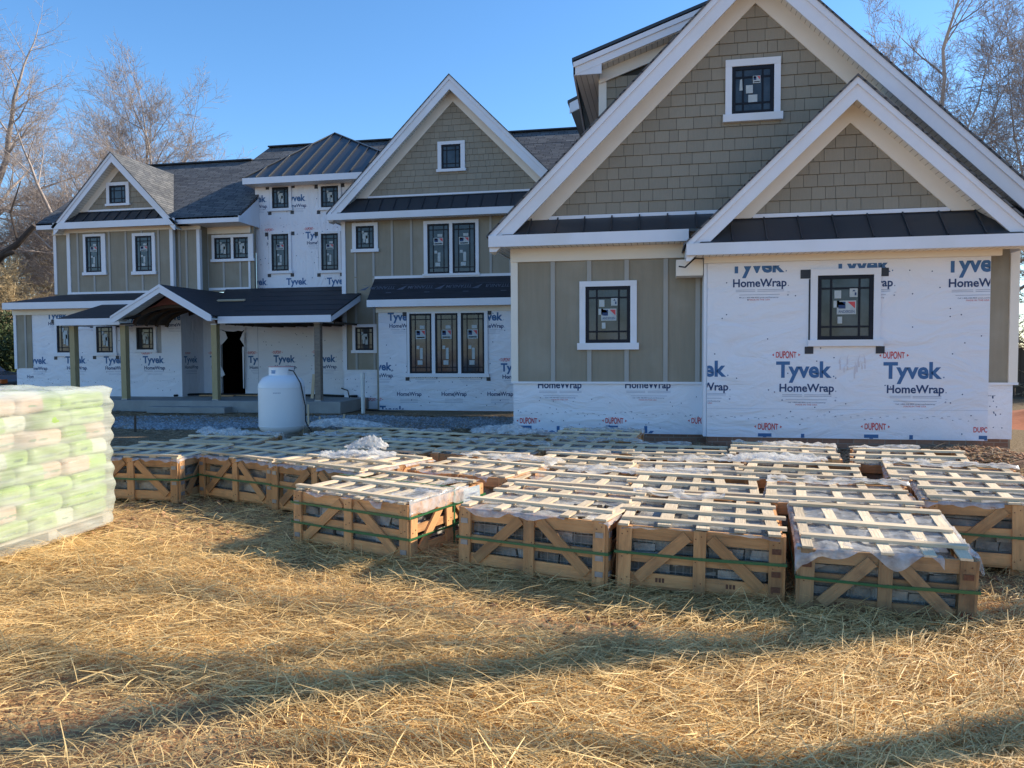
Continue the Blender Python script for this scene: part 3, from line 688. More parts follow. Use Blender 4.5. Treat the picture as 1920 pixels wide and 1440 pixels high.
# second dormer further back
sx0, sz0 = P(1064, 193, 19.2); mb = MB(); mb.slab([(sx0, 19.2, sz0), (sx0+.25, 19.2, sz0+.22), (sx0+3, 19.2, sz0+.9), (sx0+3, 23, sz0+.9), (sx0+.25, 23, sz0+.22), (sx0, 23, sz0)], (0, 0, .04)) if False else mb.slab([(sx0, 19.2, sz0), (sx0+3, 19.2, sz0+1.3), (sx0+3, 23, sz0+1.3), (sx0, 23, sz0)], (0, 0, .06))
hb(mb, 'dormer_roof', M['metal_roof'])
mb = MB(); mb.xz([(sx0+.05, sz0-.25), (sx0+3, sz0+1.05), (sx0+3, sz0+1.29), (sx0+.05, sz0)], 19.22, 19.27); hb(mb, 'dormer_fascia', M['white'])
hb(MB().box(sx0+.4, sx0+3, 19.5, 23, 3, sz0-.1), 'dormer_wall', M['cream'])

# ---------------------------------------------------------------- middle block
Dm, Db = 22.3, 21.7
mx0 = P(643, 500, Dm)[0]; mx1 = -2.3
zmf = PZ(800, 403, Dm)             # bottom of upper frieze
wall('siding_wall', 'siding', mx0, mx1, .9, zmf+.3, Dm)
zlow = PZ(670, 694, Dm); lb = (P(710, 600, Dm)[0])
w3 = hb(MB().box(mx0, lb+.1, Dm-.03, Dm+.1, -.15, zlow), 'wrap_wall', M['wrap'])
hb(MB().box(mx0-.0, lb, Dm-.05, Dm-.031, zlow-.03, zlow+.01), 'skirt_board', M['white'])
hb(MB().box(mx0-.03, mx0+.1, Dm-.035, Dm+.1, zlow+.01, zmf), 'corner_board', M['white'])
hb(MB().box(mx0, mx0+.1, Dm+.12, 27, -.2, 5.8), 'side_wall', M['siding'])
hb(MB().box(mx0-.05, mx1, Dm-.06, Dm-.002, zmf, zmf+.32), 'frieze_board', M['cream'])
T1 = window([(668, 424, 702, 467)], (661, 418, 709, 473), Dm, 'small')
T2 = window([(802, 420, 843, 512), (849, 420, 892, 512)], (795, 413, 898, 517), Dm, 'tall')
T3 = window([(667, 613.5, 701, 656.6)], (661.5, 608, 708.5, 662), Dm, 'small')
zrb = PZ(840, 518, Dm)
hb(MB().box(P(703, 520, Dm)[0], mx1, Dm-.04, Dm-.002, zrb-.03, zrb+.05), 'skirt_board', M['white'])
battens([PX(x, Dm) for x in (668, 702, 737, 773, 921, 958)], zrb+.05, zmf, Dm, [T1, T2])
battens([PX(x, Dm) for x in (668, 702)], zlow+.01, zrb+.02, Dm, [T3])
# lower bay
bx0, bx1 = P(710, 650, Db)[0], -3.6
zbt = PZ(830, 583, Db)
w4 = hb(MB().box(bx0, bx1, Db, Dm+.02, -.12, zbt), 'wrap_wall', M['wrap'])
hb(MB().box(bx0+.02, bx1-.02, Db+.02, Dm, -.4, -.11), 'brick_foundation', M['brick'])
hb(MB().box(bx0-.06, bx1+.06, Db-.05, Db-.001, zbt-.02, zbt+.26), 'frieze_board', M['cream'])
hb(MB().box(bx0-.06, bx0-.001, Db, Dm-.03, -.12, zbt+.26), 'side_wall', M['siding'])
T4 = window([(768.5, 588, 810, 700), (816.5, 588, 859, 700), (865, 588, 908.5, 700)], (764, 583.5, 915, 707), Db, 'tall', tapes=True)
lm = MB(); cl = (bx0+.01, bx1-.1, -.1, zbt-.02); yl = Db-.003
for px, py, dp in ((727, 601, 0), (810, 601, 0), (893, 601, 0), (688, 694, 1), (773, 694, 1), (856, 694, 1), (939, 696, 1)):
    x, z = P(px, py, Db); logo(lm, x, z, yl, 1, cl, dp=bool(dp), fine=False)
for px in (744.5, 828, 914):
    x, z = P(px, 742, Db); put_text(lm, 'HomeWrap', x, z, .765, .112, yl, .024, 1, cl)
    for zz in (-.1, -.15, -.2): cbox(lm, x+.1, x+.65, z+zz-.005, z+zz+.005, yl, 3, cl)
x, z = P(701, 749, Db); dupont(lm, x+.1, z, yl, 1, cl)
x, z = P(712, 769, Db); put_text(lm, 'Tyvek', x, z-.1, .783, .222, yl, .034, 0, cl)
staples(lm, bx0+.1, bx1, PZ(830, 734, Db), yl, .25); fasteners(lm, bx0+.1, bx1, 0, zbt, yl, 60, .016, avoid=[T4])
hb(lm, 'lettering', [M[k] for k in INK], parent=w4)
lm = MB(); cl = (mx0+.02, lb-.02, -.1, zlow-.05); yl = Dm-.034
dupont(lm, P(697, 749, Dm)[0], PZ(697, 749, Dm), yl, 1, (cl[0], 0, -1, 5)); staples(lm, mx0+.1, lb, PZ(680, 712, Dm), yl, .25); fasteners(lm, mx0, lb, 0, .8, yl, 15, .014)
hb(lm, 'lettering', [M[k] for k in INK], parent=w3)
# felt covered roof of the lower bay, printed
ye = Db-.35; ze_ = PZ(820, 560, ye); xe0 = P(688, 560, ye)[0]
zt_ = zrb-.03; xt0 = P(703, 522, Dm)[0]
mb = MB(); mb.slab([(xe0, ye, ze_), (bx1+.3, ye, ze_), (bx1+.3, Dm-.03, zt_), (xt0, Dm-.03, zt_)], (0, 0, -.05)); mb.slab([(xe0, ye, ze_), (xt0, Dm-.03, zt_), (xe0, Dm-.03, ze_)], (0, 0, -.05))
fr = hb(mb, 'felt_roof', M['felt'])
lm = MB(); sv = Vector((0, Dm-.03-ye, zt_-ze_)); Ls = sv.length; sv.normalize(); nv = Vector((0, -sv.z, sv.y))
for px in (738, 809, 881, 951):
    x = P(px, 540, 22)[0]
    def fr_(a, b, x=x): 
        q = Vector((0, ye, ze_))+sv*(Ls*.62-b)+nv*.006; return (x-a, q.y, q.z)
    put_text(lm, 'TITANIUM', -.1, 0, .78, .16, 0, .01, 0, (-.1, .6, -1, 1) if px == 951 else None, frame=fr_)
    lm.poly([fr_(.72, -.04), fr_(1.02, .2), fr_(.82, .2)]); lm.poly([fr_(-.1, -.07), fr_(.95, -.07), fr_(.95, -.08), fr_(-.1, -.08)])
    lm.poly([fr_(-.05, .34), fr_(.12, .34), fr_(.12, .37), fr_(-.05, .37)])
hb(lm, 'roof_print', M['feltprint'], parent=fr)
hb(MB().box(xe0, bx1+.3, ye-.03, ye, ze_-.21, ze_-.002).box(xe0-.0, xe0+.03, ye, Dm-.05, ze_-.21, ze_-.055), 'fascia', M['white'])
hb(MB().box(xe0+.03, bx1+.3, ye, Db-.05, ze_-.2, ze_-.18), 'soffit', M['soffit'])
# middle gable
A3 = (-6.08, 9.70)
zg = PZ(800, 367, Dm)
gable(A3[0], A3[1], 1.0, -9.93, -2.23, Dm, 21.9, .40, .36, zg, .181, .29, 28.5, pent=(-9.65, -2.5, zg-.02, PZ(800, 393, 21.85), 21.87, 16, -9.2, -2.95))
zf1 = PZ(800, 393, 21.85)
hb(MB().box(-9.93, -2.23, 21.83, 21.865, zf1-.2, zf1-.002).box(-9.93, -9.9, 21.867, 24, zf1-.2, zf1-.002), 'fascia', M['white'])
hb(MB().box(-9.9, -2.25, 21.867, Dm-.002, zf1-.18, zf1-.16).box(-9.9, mx0, Dm, 24, zf1-.18, zf1-.16), 'soffit', M['soffit'])
window([(828, 271, 864, 317)], (821, 265, 872, 322), Dm-.02, 'none')

# ---------------------------------------------------------------- tower
Dt = 23.5
tx0 = P(480, 450, Dt)[0]; ttop = PZ(560, 348, Dt); 
w5 = hb(MB().box(tx0, -9.5, Dt, Dt+.12, 3.3, ttop), 'wrap_wall', M['wrap'])
hb(MB().box(tx0, tx0+.12, Dt+.12, 27, 3.3, ttop+.2).box(-9.6, -9.5, Dt+.12, 27, 3.3, ttop+.2), 'side_wall', M['wrap'])
hb(MB().box(tx0-.12, -8.7, Dt-.06, Dt-.001, ttop, ttop+.3), 'frieze_board', M['cream'])
lm = MB(); cl = (tx0+.01, mx0+.3, 3.4, ttop); yl = Dt-.003
Ts = [window([b], (b[0]-5, b[1]-4, b[2]+5, b[3]+5), Dt, k, tapes=True) for b, k in (((511, 351, 542, 391), 'small'), ((602.5, 349, 635, 389), 'small'), ((510, 439, 542, 508), 'tall'), ((603, 438, 635, 507), 'tall'))]
for px, py, dp in ((461, 380, 0), (534, 378, 0), (607, 376, 0), (498, 449, 1), (573, 447, 1), (648, 445, 1), (463, 535, 0), (537, 534, 0), (613, 533, 0)):
    x, z = P(px, py, Dt); logo(lm, x, z, yl, .93, cl, dp=bool(dp), fine=False)
staples(lm, tx0+.1, mx0, PZ(560, 422, Dt), yl, .25); fasteners(lm, tx0+.1, mx0, 3.6, ttop, yl, 50, .016, avoid=Ts)
hb(lm, 'lettering', [M[k] for k in INK], parent=w5)
Yt = 22.95; ex0 = P(455, 334, Yt)[0]; ez = PZ(560, 329, Yt)
h_ = 3.05; ax, ay = ex0+h_, Yt+h_; az = PZ(628, 250, ay); ex1 = ex0+2*h_
ax = P(628, 250, ay)[0]
mb = MB()
base = [(ex0, Yt, ez), (ex1, Yt, ez), (ex1, Yt+2*h_, ez), (ex0, Yt+2*h_, ez)]
for i in range(4): 
    a, b = base[i], base[(i+1) % 4]; mb.slab([a, b, (ax, ay, az)], (0, 0, -.03))
sl3 = (az-ez)/h_
for i in range(1, 14):
    x = ex0+i*.46
    t = min(1, (x-ex0)/(ax-ex0)) if x < ax else (ex1-x)/(ex1-ax)
    if t > .05: 
        top = Vector((x, Yt+h_*t*.99, ez+(az-ez)*t*.99)); mb.board((x, Yt, ez+.025), top+Vector((0, 0, .025)), .025, .045, nrm=(0, -sl3, 1))
for i in range(1, 12):
    y = Yt+i*.46; t = (y-Yt)/h_ if y < ay else (Yt+2*h_-y)/h_
    if t > .05: mb.board((ex0, y, ez+.025), (ex0+(ax-ex0)*t*.99, y, ez+(az-ez)*t*.99+.025), .025, .045, nrm=(-sl3, 0, 1))
mb.board((ex0, Yt, ez+.02), (ax, ay, az+.02), .08, .03, nrm=(0, 0, 1)); mb.board((ex1, Yt, ez+.02), (ax, ay, az+.02), .08, .03, nrm=(0, 0, 1))
hb(mb, 'metal_roof', M['metal_roof'])
hb(MB().box(ex0, ex1, Yt-.03, Yt, ez-.2, ez-.002).box(ex0, ex0+.03, Yt, Yt+4, ez-.2, ez-.035), 'fascia', M['white'])
hb(MB().box(ex0+.03, ex1, Yt, Dt-.06, ez-.2, ez-.18).box(ex0+.03, tx0, Dt-.06, 27, ez-.2, ez-.18), 'soffit', M['soffit'])

# ---------------------------------------------------------------- left wing, upper storey
Du = 22.5
ux0, ux1 = P(127, 480, Du)[0], P(325, 480, Du)[0]
zuf = PZ(225, 434, Du); zub = PZ(225, 548, Du)
wall('siding_wall', 'siding', ux0, ux1, zub, zuf+.25, Du)
hb(MB().box(ux0-.05, ux1+.05, Du-.05, Du-.001, zuf, zuf+.22), 'frieze_board', M['cream'])
for x in (ux0, ux1-.1): hb(MB().box(x-.01, x+.11, Du-.03, Du+.1, zub+.03, zuf), 'corner_board', M['white'])
hb(MB().box(ux0-.02, ux1+.02, Du-.035, Du-.001, zub-.04, zub+.03), 'skirt_board', M['white'])
U1 = window([(162, 443.6, 191, 510.7)], (157.5, 439, 199, 516), Du, 'tall'); U2 = window([(255, 442.5, 286, 509)], (249.5, 437, 292, 515), Du, 'tall')
battens([PX(x, Du) for x in (150, 180, 209, 240, 270, 301)], zub+.03, zuf, Du, [U1, U2])
# set-back strip at far left
vx0 = P(103, 480, Du+.3)[0]
hb(MB().box(vx0, ux0+.0, Du+.3, Du+.42, zub-.1, zuf+.25), 'siding_wall', M['siding'])
hb(MB().box(vx0-.03, vx0+.08, Du+.27, Du+.4, zub, zuf).box(ux0-.08, ux0-.012, Du+.27, Du+.3, zub, zuf), 'corner_board', M['white'])
hb(MB().box(vx0-.04, ux0-.052, Du+.25, Du+.298, zuf, zuf+.22), 'frieze_board', M['cream'])
hb(MB().box(vx0, vx0+.1, Du+.42, 30, -.2, 5.8), 'side_wall', M['siding'])
# segments to the right, stepping back
D3, D4 = 22.7, 23.15
sx1 = P(375, 480, D3)[0]; 
hb(MB().box(ux1, sx1, D3, D3+.12, zub, zuf+.25).box(ux1-.12, ux1-.001, Du+.12, D3, zub, zuf+.25), 'siding_wall', M['siding'])
hb(MB().box(sx1-.1, sx1+.012, D3-.03, D3+.1, zub, zuf).box(ux1+.12, sx1-.1, D3-.03, D3-.001, zub-.02, zub+.05), 'corner_board', M['white'])
hb(MB().box(ux1+.05, sx1+.05, D3-.05, D3-.001, zuf, zuf+.22), 'frieze_board', M['cream'])
zu4 = PZ(430, 445, D4)+.12; zb4 = PZ(430, 541, D4)
hb(MB().box(sx1-.12, tx0+.12, D4, D4+.12, zb4-.1, zuf+.3), 'siding_wall', M['siding'])
hb(MB().box(sx1-.12, sx1-.001, D3+.12, D4, zb4-.1, zuf+.3), 'side_wall', M['siding'])
hb(MB().box(sx1+.02, tx0+.02, D4-.05, D4-.001, PZ(430, 438, D4), zuf+.22), 'frieze_board', M['cream'])
hb(MB().box(sx1+.02, tx0-.01, D4-.03, D4-.001, zb4-.05, zb4+.03).box(tx0-.08, tx0-.012, D4-.03, D4-.001, zb4+.03, zuf-.15), 'skirt_board', M['white'])
U3 = window([(403, 446, 434, 485.6), (438.7, 446, 469.5, 485)], (398, 440, 475.5, 490.5), D4, 'small')
battens([PX(x, D4) for x in (392, 422, 453)], zb4+.03, PZ(430, 438, D4), D4, [U3])
battens([PX(x, D3) for x in (340, 353)], zub+.05, zuf, D3)
# eaves of the left wing
zE = PZ(400, 406, 22.25)
hb(MB().box(ux1+.1, tx0+.15, 22.2, 22.235, zE-.2, zE-.002).box(tx0+.12, tx0+.15, 22.235, 23, zE-.2, zE-.002).box(-20.5, -19.7, 22.2, 22.235, zE-.2, zE-.002).box(-20.5, -20.47, 22.235, 27, zE-.2, zE), 'fascia', M['white'])
hb(MB().box(ux1+.1, tx0+.12, 22.236, 23.3, zE-.19, zE-.17).box(-20.47, -15, 22.236, Du+.3, zE-.19, zE-.17), 'soffit', M['soffit'])
zR = 8.72; yR = 26.15
hb(MB().slab([(tx0+.135, 22.24, zE-.2), (tx0+.135, 22.24, zE-.06), (tx0+.135, 23.49, zE+.78), (tx0+.135, 23.49, zE-.2)], (.012, 0, 0)), 'eave_return', M['white']); tR = P(475, 300, 24.5)[0]
mb = MB()
mb.slab([(-20.5, 22.2, zE), (tx0+.13, 22.2, zE), (tx0+.13, 23.5, zE+(zR-zE)*1.3/(yR-22.2)), (tx0-.01, 23.51, zE+(zR-zE)*1.31/(yR-22.2)), (tx0-.01, yR, zR), (-20.5, yR, zR)], (0, 0, -.06))
mb.slab([(-20.5, yR, zR), (-12, yR, zR), (-12, 30.2, zE), (-20.5, 30.2, zE)], (0, 0, -.06))
zH = 9.42; yH = 27.1; hx = P(505, 278, yH)[0]; hx2 = P(474, 303, yR)[0]
s5 = (zH-zR)/(yH-yR)
mb.slab([(hx2, yR, zR+.02), (2.6, yR, zR+.02), (2.6, yH, zH), (hx, yH, zH)], (0, 0, -.06))
mb.slab([(hx2, yR, zR+.02), (hx, yH, zH), (hx2, yH+.95, zR+.02)], (0, 0, -.06))
mb.slab([(hx, yH, zH), (2.6, yH, zH), (2.6, 31.5, zE), (-13.6, 31.5, zE)], (0, 0, -.06))
mb.slab([(-9.3, 22.6, zE+.1), (2.6, 22.6, zE+.1), (2.6, yR, zR+.01), (-9.3, yR, zR+.01)], (0, 0, -.06)); mb.slab([(tx0-.02, 25.4, zE+(zR-zE)*3.2/(yR-22.2)), (-9.4, 25.4, zE+(zR-zE)*3.2/(yR-22.2)), (-9.4, yR, zR+.01), (tx0-.02, yR, zR+.01)], (0, 0, -.06))
hb(mb, 'shingle_roof', M['asphalt'])
mb = MB(); mb.board((-20.5, yR, zR+.02), (hx2, yR, zR+.02), .25, .05, nrm=(0, 0, 1)); mb.board((hx, yH, zH+.02), (2.6, yH, zH+.02), .25, .05, nrm=(0, 0, 1)); hb(mb, 'ridge_cap', M['felt'])
hb(MB().slab([(-20.3, 22.9, 3.6), (-20.3, 22.9, zE+.4), (-20.3, yR, zR-.1), (-20.3, 30, zE), (-20.3, 30, 3.6)], (.1, 0, 0)), 'end_wall', M['siding'])
A4 = P(208, 286, 22.1)
zg4 = PZ(225, 395, Du)
gable(A4[0], A4[1], 1.03, -19.75, 2*A4[0]+19.75, Du, 22.1, .30, .28, zg4, .181, .29, 25.6, pent=(-19.45, 2*A4[0]+19.45, zg4-.02, zE-.02, 22.12, 10, -19.1, 2*A4[0]+19.1))
hb(MB().box(-19.75, 2*A4[0]+19.75, 22.07, 22.105, zE-.23, zE-.022), 'fascia', M['white'])
window([(206, 348, 237, 382)], (200.5, 342, 243, 386), Du-.02, 'none')

# ---------------------------------------------------------------- left wing, ground storey
Dl = 22.0
lx0, lx1 = P(30, 650, Dl)[0], P(340, 650, Dl)[0]
ztop = 3.05; zs2 = PZ(45, 690, Dl); lxs = P(61, 650, Dl)[0]
hb(MB().box(lx0, lxs, Dl-.02, Dl+.1, zs2, ztop), 'siding_wall', M['siding'])
battens([P(50, 650, Dl)[0]], zs2, ztop-.1, Dl-.02)
hb(MB().box(lx0-.03, lx0+.07, Dl-.05, Dl+.1, zs2-.03, ztop), 'corner_board', M['white'])
w6 = hb(MB().box(lx0, lx1, Dl, Dl+.12, -.15, ztop-.1), 'wrap_wall', M['wrap'])
hb(MB().box(lx0, lx0+.1, Dl+.12, 29, -.15, ztop-.1), 'side_wall', M['siding'])
hb(MB().box(lx0-.05, lx1+.02, Dl-.06, Dl-.022, PZ(100, 590, Dl), ztop+.1), 'frieze_board', M['cream'])
lm = MB(); cl = (lxs+.01, lx1-.01, -.1, ztop-.1); yl = Dl-.003
L1 = window([(108, 604, 138, 661)], (104, 599, 142, 668), Dl, 'small', tapes=True); L2 = window([(182, 612, 213, 661)], (177, 607, 219, 667), Dl, 'small', tapes=True)
L3 = window([(257, 614, 289, 655.5)], (252, 609, 294, 661), Dl, 'small')
tb = MB(); a, b = P(294, 610, Dl); c, d = P(303, 662, Dl); tb.box(a, c, Dl-.006, Dl-.001, d, b); hb(tb, 'flashing_tape', mat('silver_tape', (.3, .3, .31), (.42, .42, .42), 30, .5), parent=w6)
for px, py, dp in ((50, 682, 0), (123, 681, 1), (195, 681, 1), (268, 680.6, 1), (88, 598, 0), (163, 599, 0), (236, 600, 0), (308, 600, 0)):
    x, z = P(px, py, Dl); logo(lm, x, z, yl, .98, cl, dp=bool(dp), fine=False)
x, z = P(51, 709, Dl); put_text(lm, 'HomeWrap', x, z, .72, .11, yl, .012, 1, (lx0, lxs+.01, 0, 2))
staples(lm, lx0+.1, lx1, PZ(200, 716, Dl), yl, .25); fasteners(lm, lx0+.1, lx1, .3, 2.9, yl, 60, .014)
hb(lm, 'lettering', [M[k] for k in INK], parent=w6)
# recess: side wall, back wall with the torn doorway
Dr = 23.2
w7 = hb(MB().box(lx1-.12, lx1, Dl+.12, Dr, -.15, 3.0), 'wrap_wall', M['wrap'])
lm = MB(); frs = lambda a, b: (lx1+.003, a, b)
put_text(lm, 'Tyvek', Dl+.12, PZ(340, 680, Dl), .72, .2, 0, .022, 0, frame=frs); put_text(lm, 'HomeWrap', Dl+.16, PZ(340, 680, Dl)-.2, .72, .105, 0, .012, 1, frame=frs)
for zz in (.26, .3, .36): lm.poly([frs(Dl+.2, PZ(340, 680, Dl)-zz), frs(Dl+.8, PZ(340, 680, Dl)-zz), frs(Dl+.8, PZ(340, 680, Dl)-zz-.01), frs(Dl+.2, PZ(340, 680, Dl)-zz-.01)], 3)
put_text(lm, 'DUPONT', Dl+.2, PZ(340, 664, Dl), .27, .06, 0, .024, 2, frame=frs)
hb(lm, 'lettering', [M[k] for k in INK], parent=w7)
dxa, dxb = P(414, 680, Dr)[0], P(459, 680, Dr)[0]; dzb = .24; dzt = PZ(440, 618, Dr)
w8 = hb(MB().box(lx1, dxa, Dr, Dr+.12, .1, 3.62).box(dxb, mx0, Dr, Dr+.12, .1, 3.62).box(dxa, dxb, Dr, Dr+.12, dzt, 3.62), 'wrap_wall', M['wrap'])
lm = MB(); yl = Dr-.003
seam = P(484, 680, Dr)[0]
for px, py, cl in ((394, 680, (lx1, dxa-.02, .2, 3)), (465.6, 680, (dxb, seam, .2, 3)), (513, 679, (seam, mx0-.05, .2, 3)), (588, 678.5, (seam, mx0-.05, .2, 3))):
    x, z = P(px, py, Dr); logo(lm, x, z, yl, .98, cl, dp=True, fine=False)
lm.box(seam, seam+.012, yl, yl+.002, .25, 2.6, 3); staples(lm, dxb+.1, mx0-.2, PZ(560, 712, Dr), yl, .3); fasteners(lm, dxb+.1, mx0-.1, .4, 2.5, yl, 40, .014)
hb(lm, 'lettering', [M[k] for k in INK], parent=w8)
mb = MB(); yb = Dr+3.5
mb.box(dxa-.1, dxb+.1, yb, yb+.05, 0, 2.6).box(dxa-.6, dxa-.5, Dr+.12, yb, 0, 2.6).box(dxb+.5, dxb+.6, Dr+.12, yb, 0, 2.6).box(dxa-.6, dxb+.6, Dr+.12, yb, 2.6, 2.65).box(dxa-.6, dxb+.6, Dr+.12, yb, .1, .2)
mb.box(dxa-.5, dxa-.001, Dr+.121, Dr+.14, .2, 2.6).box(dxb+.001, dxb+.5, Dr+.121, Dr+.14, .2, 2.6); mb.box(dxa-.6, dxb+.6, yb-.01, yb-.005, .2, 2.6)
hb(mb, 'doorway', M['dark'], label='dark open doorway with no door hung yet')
mb = MB(); r_ = random.Random(4)
def flap(pts): 
    q = [(P(x, y, Dr)[0], Dr-.06-r_.uniform(0, .05), P(x, y, Dr)[1]) for x, y in pts]; mb.slab(q, (0, .006, 0))
flap([(413, 618), (424, 622), (429, 634), (420, 644), (413, 650)]); flap([(413, 680), (420, 690), (425, 703), (414, 709)]); flap([(413, 614), (462, 614), (462, 617), (456, 621), (448, 620), (440, 622), (428, 621), (420, 619)])
flap([(461, 620), (458, 624), (452, 636), (458, 645), (461, 650)]); flap([(457, 650), (461, 650), (461, 728), (458, 728)])
hb(mb, 'torn_wrap', M['wrap'])
# roofs: hip over the ground storey at the left
Yp = 21.6; zp = PZ(100, 566, Yp); px0 = P(5, 572, Yp)[0]
mb = MB(); zt4 = zub-.04
mb.slab([(px0, Yp, zp), (-15.2, Yp, zp), (-15.2, Du-.001, zt4), (ux0+.1, Du-.001, zt4), (vx0, Du+.3, zt4)], (0, 0, -.05))
mb.slab([(px0, Yp, zp), (vx0, Du+.3, zt4), (vx0, 29, zt4), (px0, 29, zp)], (0, 0, -.05)); hb(mb, 'felt_roof', M['felt'])
hb(MB().box(px0, -15.3, Yp-.03, Yp, zp-.22, zp-.002).box(px0, px0+.03, Yp, 29, zp-.22, zp-.055), 'fascia', M['white'])
hb(MB().box(px0+.03, -15.3, Yp, Dl-.06, zp-.21, zp-.19).box(px0+.03, lx0, Dl-.06, 29, zp-.21, zp-.19), 'soffit', M['soffit'])
# porch roof
Yo = 20.1; zo = PZ(500, 592, Yo); qx0, qx1 = P(105, 593, Yo)[0], P(621, 593, Yo)[0]
zpt = PZ(430, 543, D4)+.02; slo = (zpt-zo)/(D4-Yo)
g0, g1 = P(208, 592, Yo-.35)[0], P(397, 592, Yo-.35)[0]; gx, gzp = P(300, 533, Yo-.35)
mb = MB()
xh = P(187, 562, Yp-.05)[0]
mb.slab([(qx0, Yo, zo), (gx, Yo, zo), (gx, D4, zpt), (sx1, D4, zpt), (lx1-1, Du, zo+slo*(Du-Yo)), (xh, Yp-.06, zo+slo*(Yp-.06-Yo))], (0, 0, -.05)) if False else None
mb.slab([(qx0, Yo, zo), (g0+.3, Yo, zo), (gx, Du-.05, zo+slo*(Du-.05-Yo)), (xh+.3, Du-.05, zo+slo*(Du-.05-Yo))], (0, 0, -.05))
mb.slab([(g1-.3, Yo, zo), (qx1, Yo, zo), (qx1, D4-.001, zpt), (gx, D4-.001, zpt)], (0, 0, -.05))
# laps of the felt
for k in range(1, 6):
    t = k/6; mb.board((g1+.2+t*.0, Yo+(D4-Yo)*t, zo+(zpt-zo)*t+.004), (qx1-.02, Yo+(D4-Yo)*t, zo+(zpt-zo)*t+.004+rng.uniform(0, .006)), .02, .008, nrm=(0, -slo, 1))
hb(mb, 'felt_roof', M['felt'])
mb = MB(); hb(mb.board((P(408, 562, 21.6)[0], 21.6, zo+slo*1.5+.05), (P(459, 560, 21.6)[0], 21.6, zo+slo*1.5+.05), .09, .04, nrm=(0, -slo, 1)), 'loose_board', M['rawbeam'])
# entry gable of the porch
mb = MB(); Yg = Yo-.35; sg_ = (gzp-PZ(300, 592, Yg))/((g1-g0)/2); zg0 = PZ(300, 592, Yg)
gx = (g0+g1)/2
for xx in (g0, g1):
    mb.slab([(gx, Yg, gzp), (xx, Yg, zg0), (xx, Yo+1.3, zg0), (gx, D4-.04, gzp)], (0, 0, -.04))
hb(mb, 'felt_roof', M['felt'])
mb = MB()
for sg, xx in ((1, g0), (-1, g1)):
    mb.xz([(gx, gzp-.03), (xx, zg0-.03), (xx, zg0-.17), (xx+sg*.12, zg0-.17), (gx, gzp-.24)], Yg-.03, Yg+.02); mb.xz([(gx, gzp-.0), (xx, zg0-.0), (xx, zg0-.06), (gx, gzp-.09)], Yg-.05, Yg-.031)
hb(mb, 'bargeboard', M['white'])
hb(MB().box(qx0, g0+.02, Yo-.03, Yo, zo-.2, zo-.002).box(g1-.02, qx1, Yo-.03, Yo, zo-.2, zo-.002).slab([(qx1-.03, Yo, zo-.2), (qx1-.03, Yo, zo-.05), (qx1-.03, Dm-.05, zo+slo*(Dm-Yo)-.05), (qx1-.03, Dm-.05, zo+slo*(Dm-Yo)-.25)], (.03, 0, 0)).box(qx0, qx0+.03, Yo, Yp, zo-.2, zo-.055), 'fascia', M['white'])
mb = MB()
for sg, xx in ((1, g0), (-1, g1)): mb.slab([(gx, Yg+.02, gzp-.13), (xx, Yg+.02, zg0-.13), (xx, Yo+.25, zg0-.13), (gx, Yo+.25, gzp-.13)], (0, 0, .02))
hb(mb, 'soffit', M['soffit'])
# inner face: red sheathing over an arched dark ceiling
Yi = Yo+.25; hw_ = (g1-g0)/2-.25; arch = []
za_ = zg0-.02
pts = [(gx-hw_, zg0-.16), (gx, gzp-.16), (gx+hw_, zg0-.16)]
n = 14; arc = [(gx+hw_*math.cos(math.pi*k/n), zg0-.2+(gzp-zg0)*.62*math.sin(math.pi*k/n)) for k in range(n+1)]
mb = MB()
for k in range(n):
    a, b = arc[k], arc[k+1]
    ta = gzp-.16-abs(a[0]-gx)*(gzp-zg0)/hw_; tb_ = gzp-.16-abs(b[0]-gx)*(gzp-zg0)/hw_
    if ta > a[1]+.005 or tb_ > b[1]+.005: mb.xz([a, (a[0], max(ta, a[1]+.001)), (b[0], max(tb_, b[1]+.001)), b], Yi, Yi+.04)
hb(mb, 'gable_infill', M['redboard'])
mb = MB()
for k in range(n):
    a, b = arc[k], arc[k+1]; mb.slab([(a[0], Yi+.04, a[1]+.01), (b[0], Yi+.04, b[1]+.01), (b[0], Dr, b[1]+.01), (a[0], Dr, a[1]+.01)], (0, 0, .03))
for j in range(5):
    y = Yi+.1+j*.5
    for k in range(n): mb.board((arc[k][0], y, arc[k][1]-.04), (arc[k+1][0], y, arc[k+1][1]-.04), .1, .05, nrm=(0, 1, 0))
hb(mb, 'arched_ceiling', M['darkwood'])
# ceiling, beams, posts
zbm = PZ(500, 606, 20.5)
hb(MB().box(qx0+.4, gx-hw_, 20.4, 20.6, zbm, zo-.19).box(gx+hw_, qx1-.25, 20.4, 20.6, zbm, zo-.19).box(qx1-.45, qx1-.25, 20.6, Dm-.03, zbm, zo-.17), 'porch_beam', M['cream'])
mb = MB(); mb.box(gx+hw_+.1, qx1-.5, 20.65, Dr, zo-.16, zo-.13)
for k in range(9):
    x = gx+hw_+.2+k*.42; mb.box(x, x+.04, 20.62, Dr-.01, zbm-.03, zo-.17)
mb.box(qx0+.5, gx-hw_, 20.65, Dl-.1, zo-.16, zo-.13); hb(mb, 'porch_ceiling', M['darkwood'])
for px in (140, 235, 405, 597.5):
    x = P(px, 680, 20.5)[0]; zb_ = .22
    po = hb(MB().box(x-.09, x+.09, 20.41, 20.59, zb_, zbm), 'porch_post', M['treated'] if px != 597.5 else mat('knotty_post', (.16, .13, .11), (.30, .25, .2), 6, .8, .2, stretch=(1, 3, 1)), bevel=.008)
    hb(MB().box(x-.1, x+.1, 20.4, 20.6, zbm-.03, zbm-.001).box(x-.1, x+.1, 20.4, 20.6, zb_-.001, zb_+.03), 'post_bracket', M['clip'], parent=po)
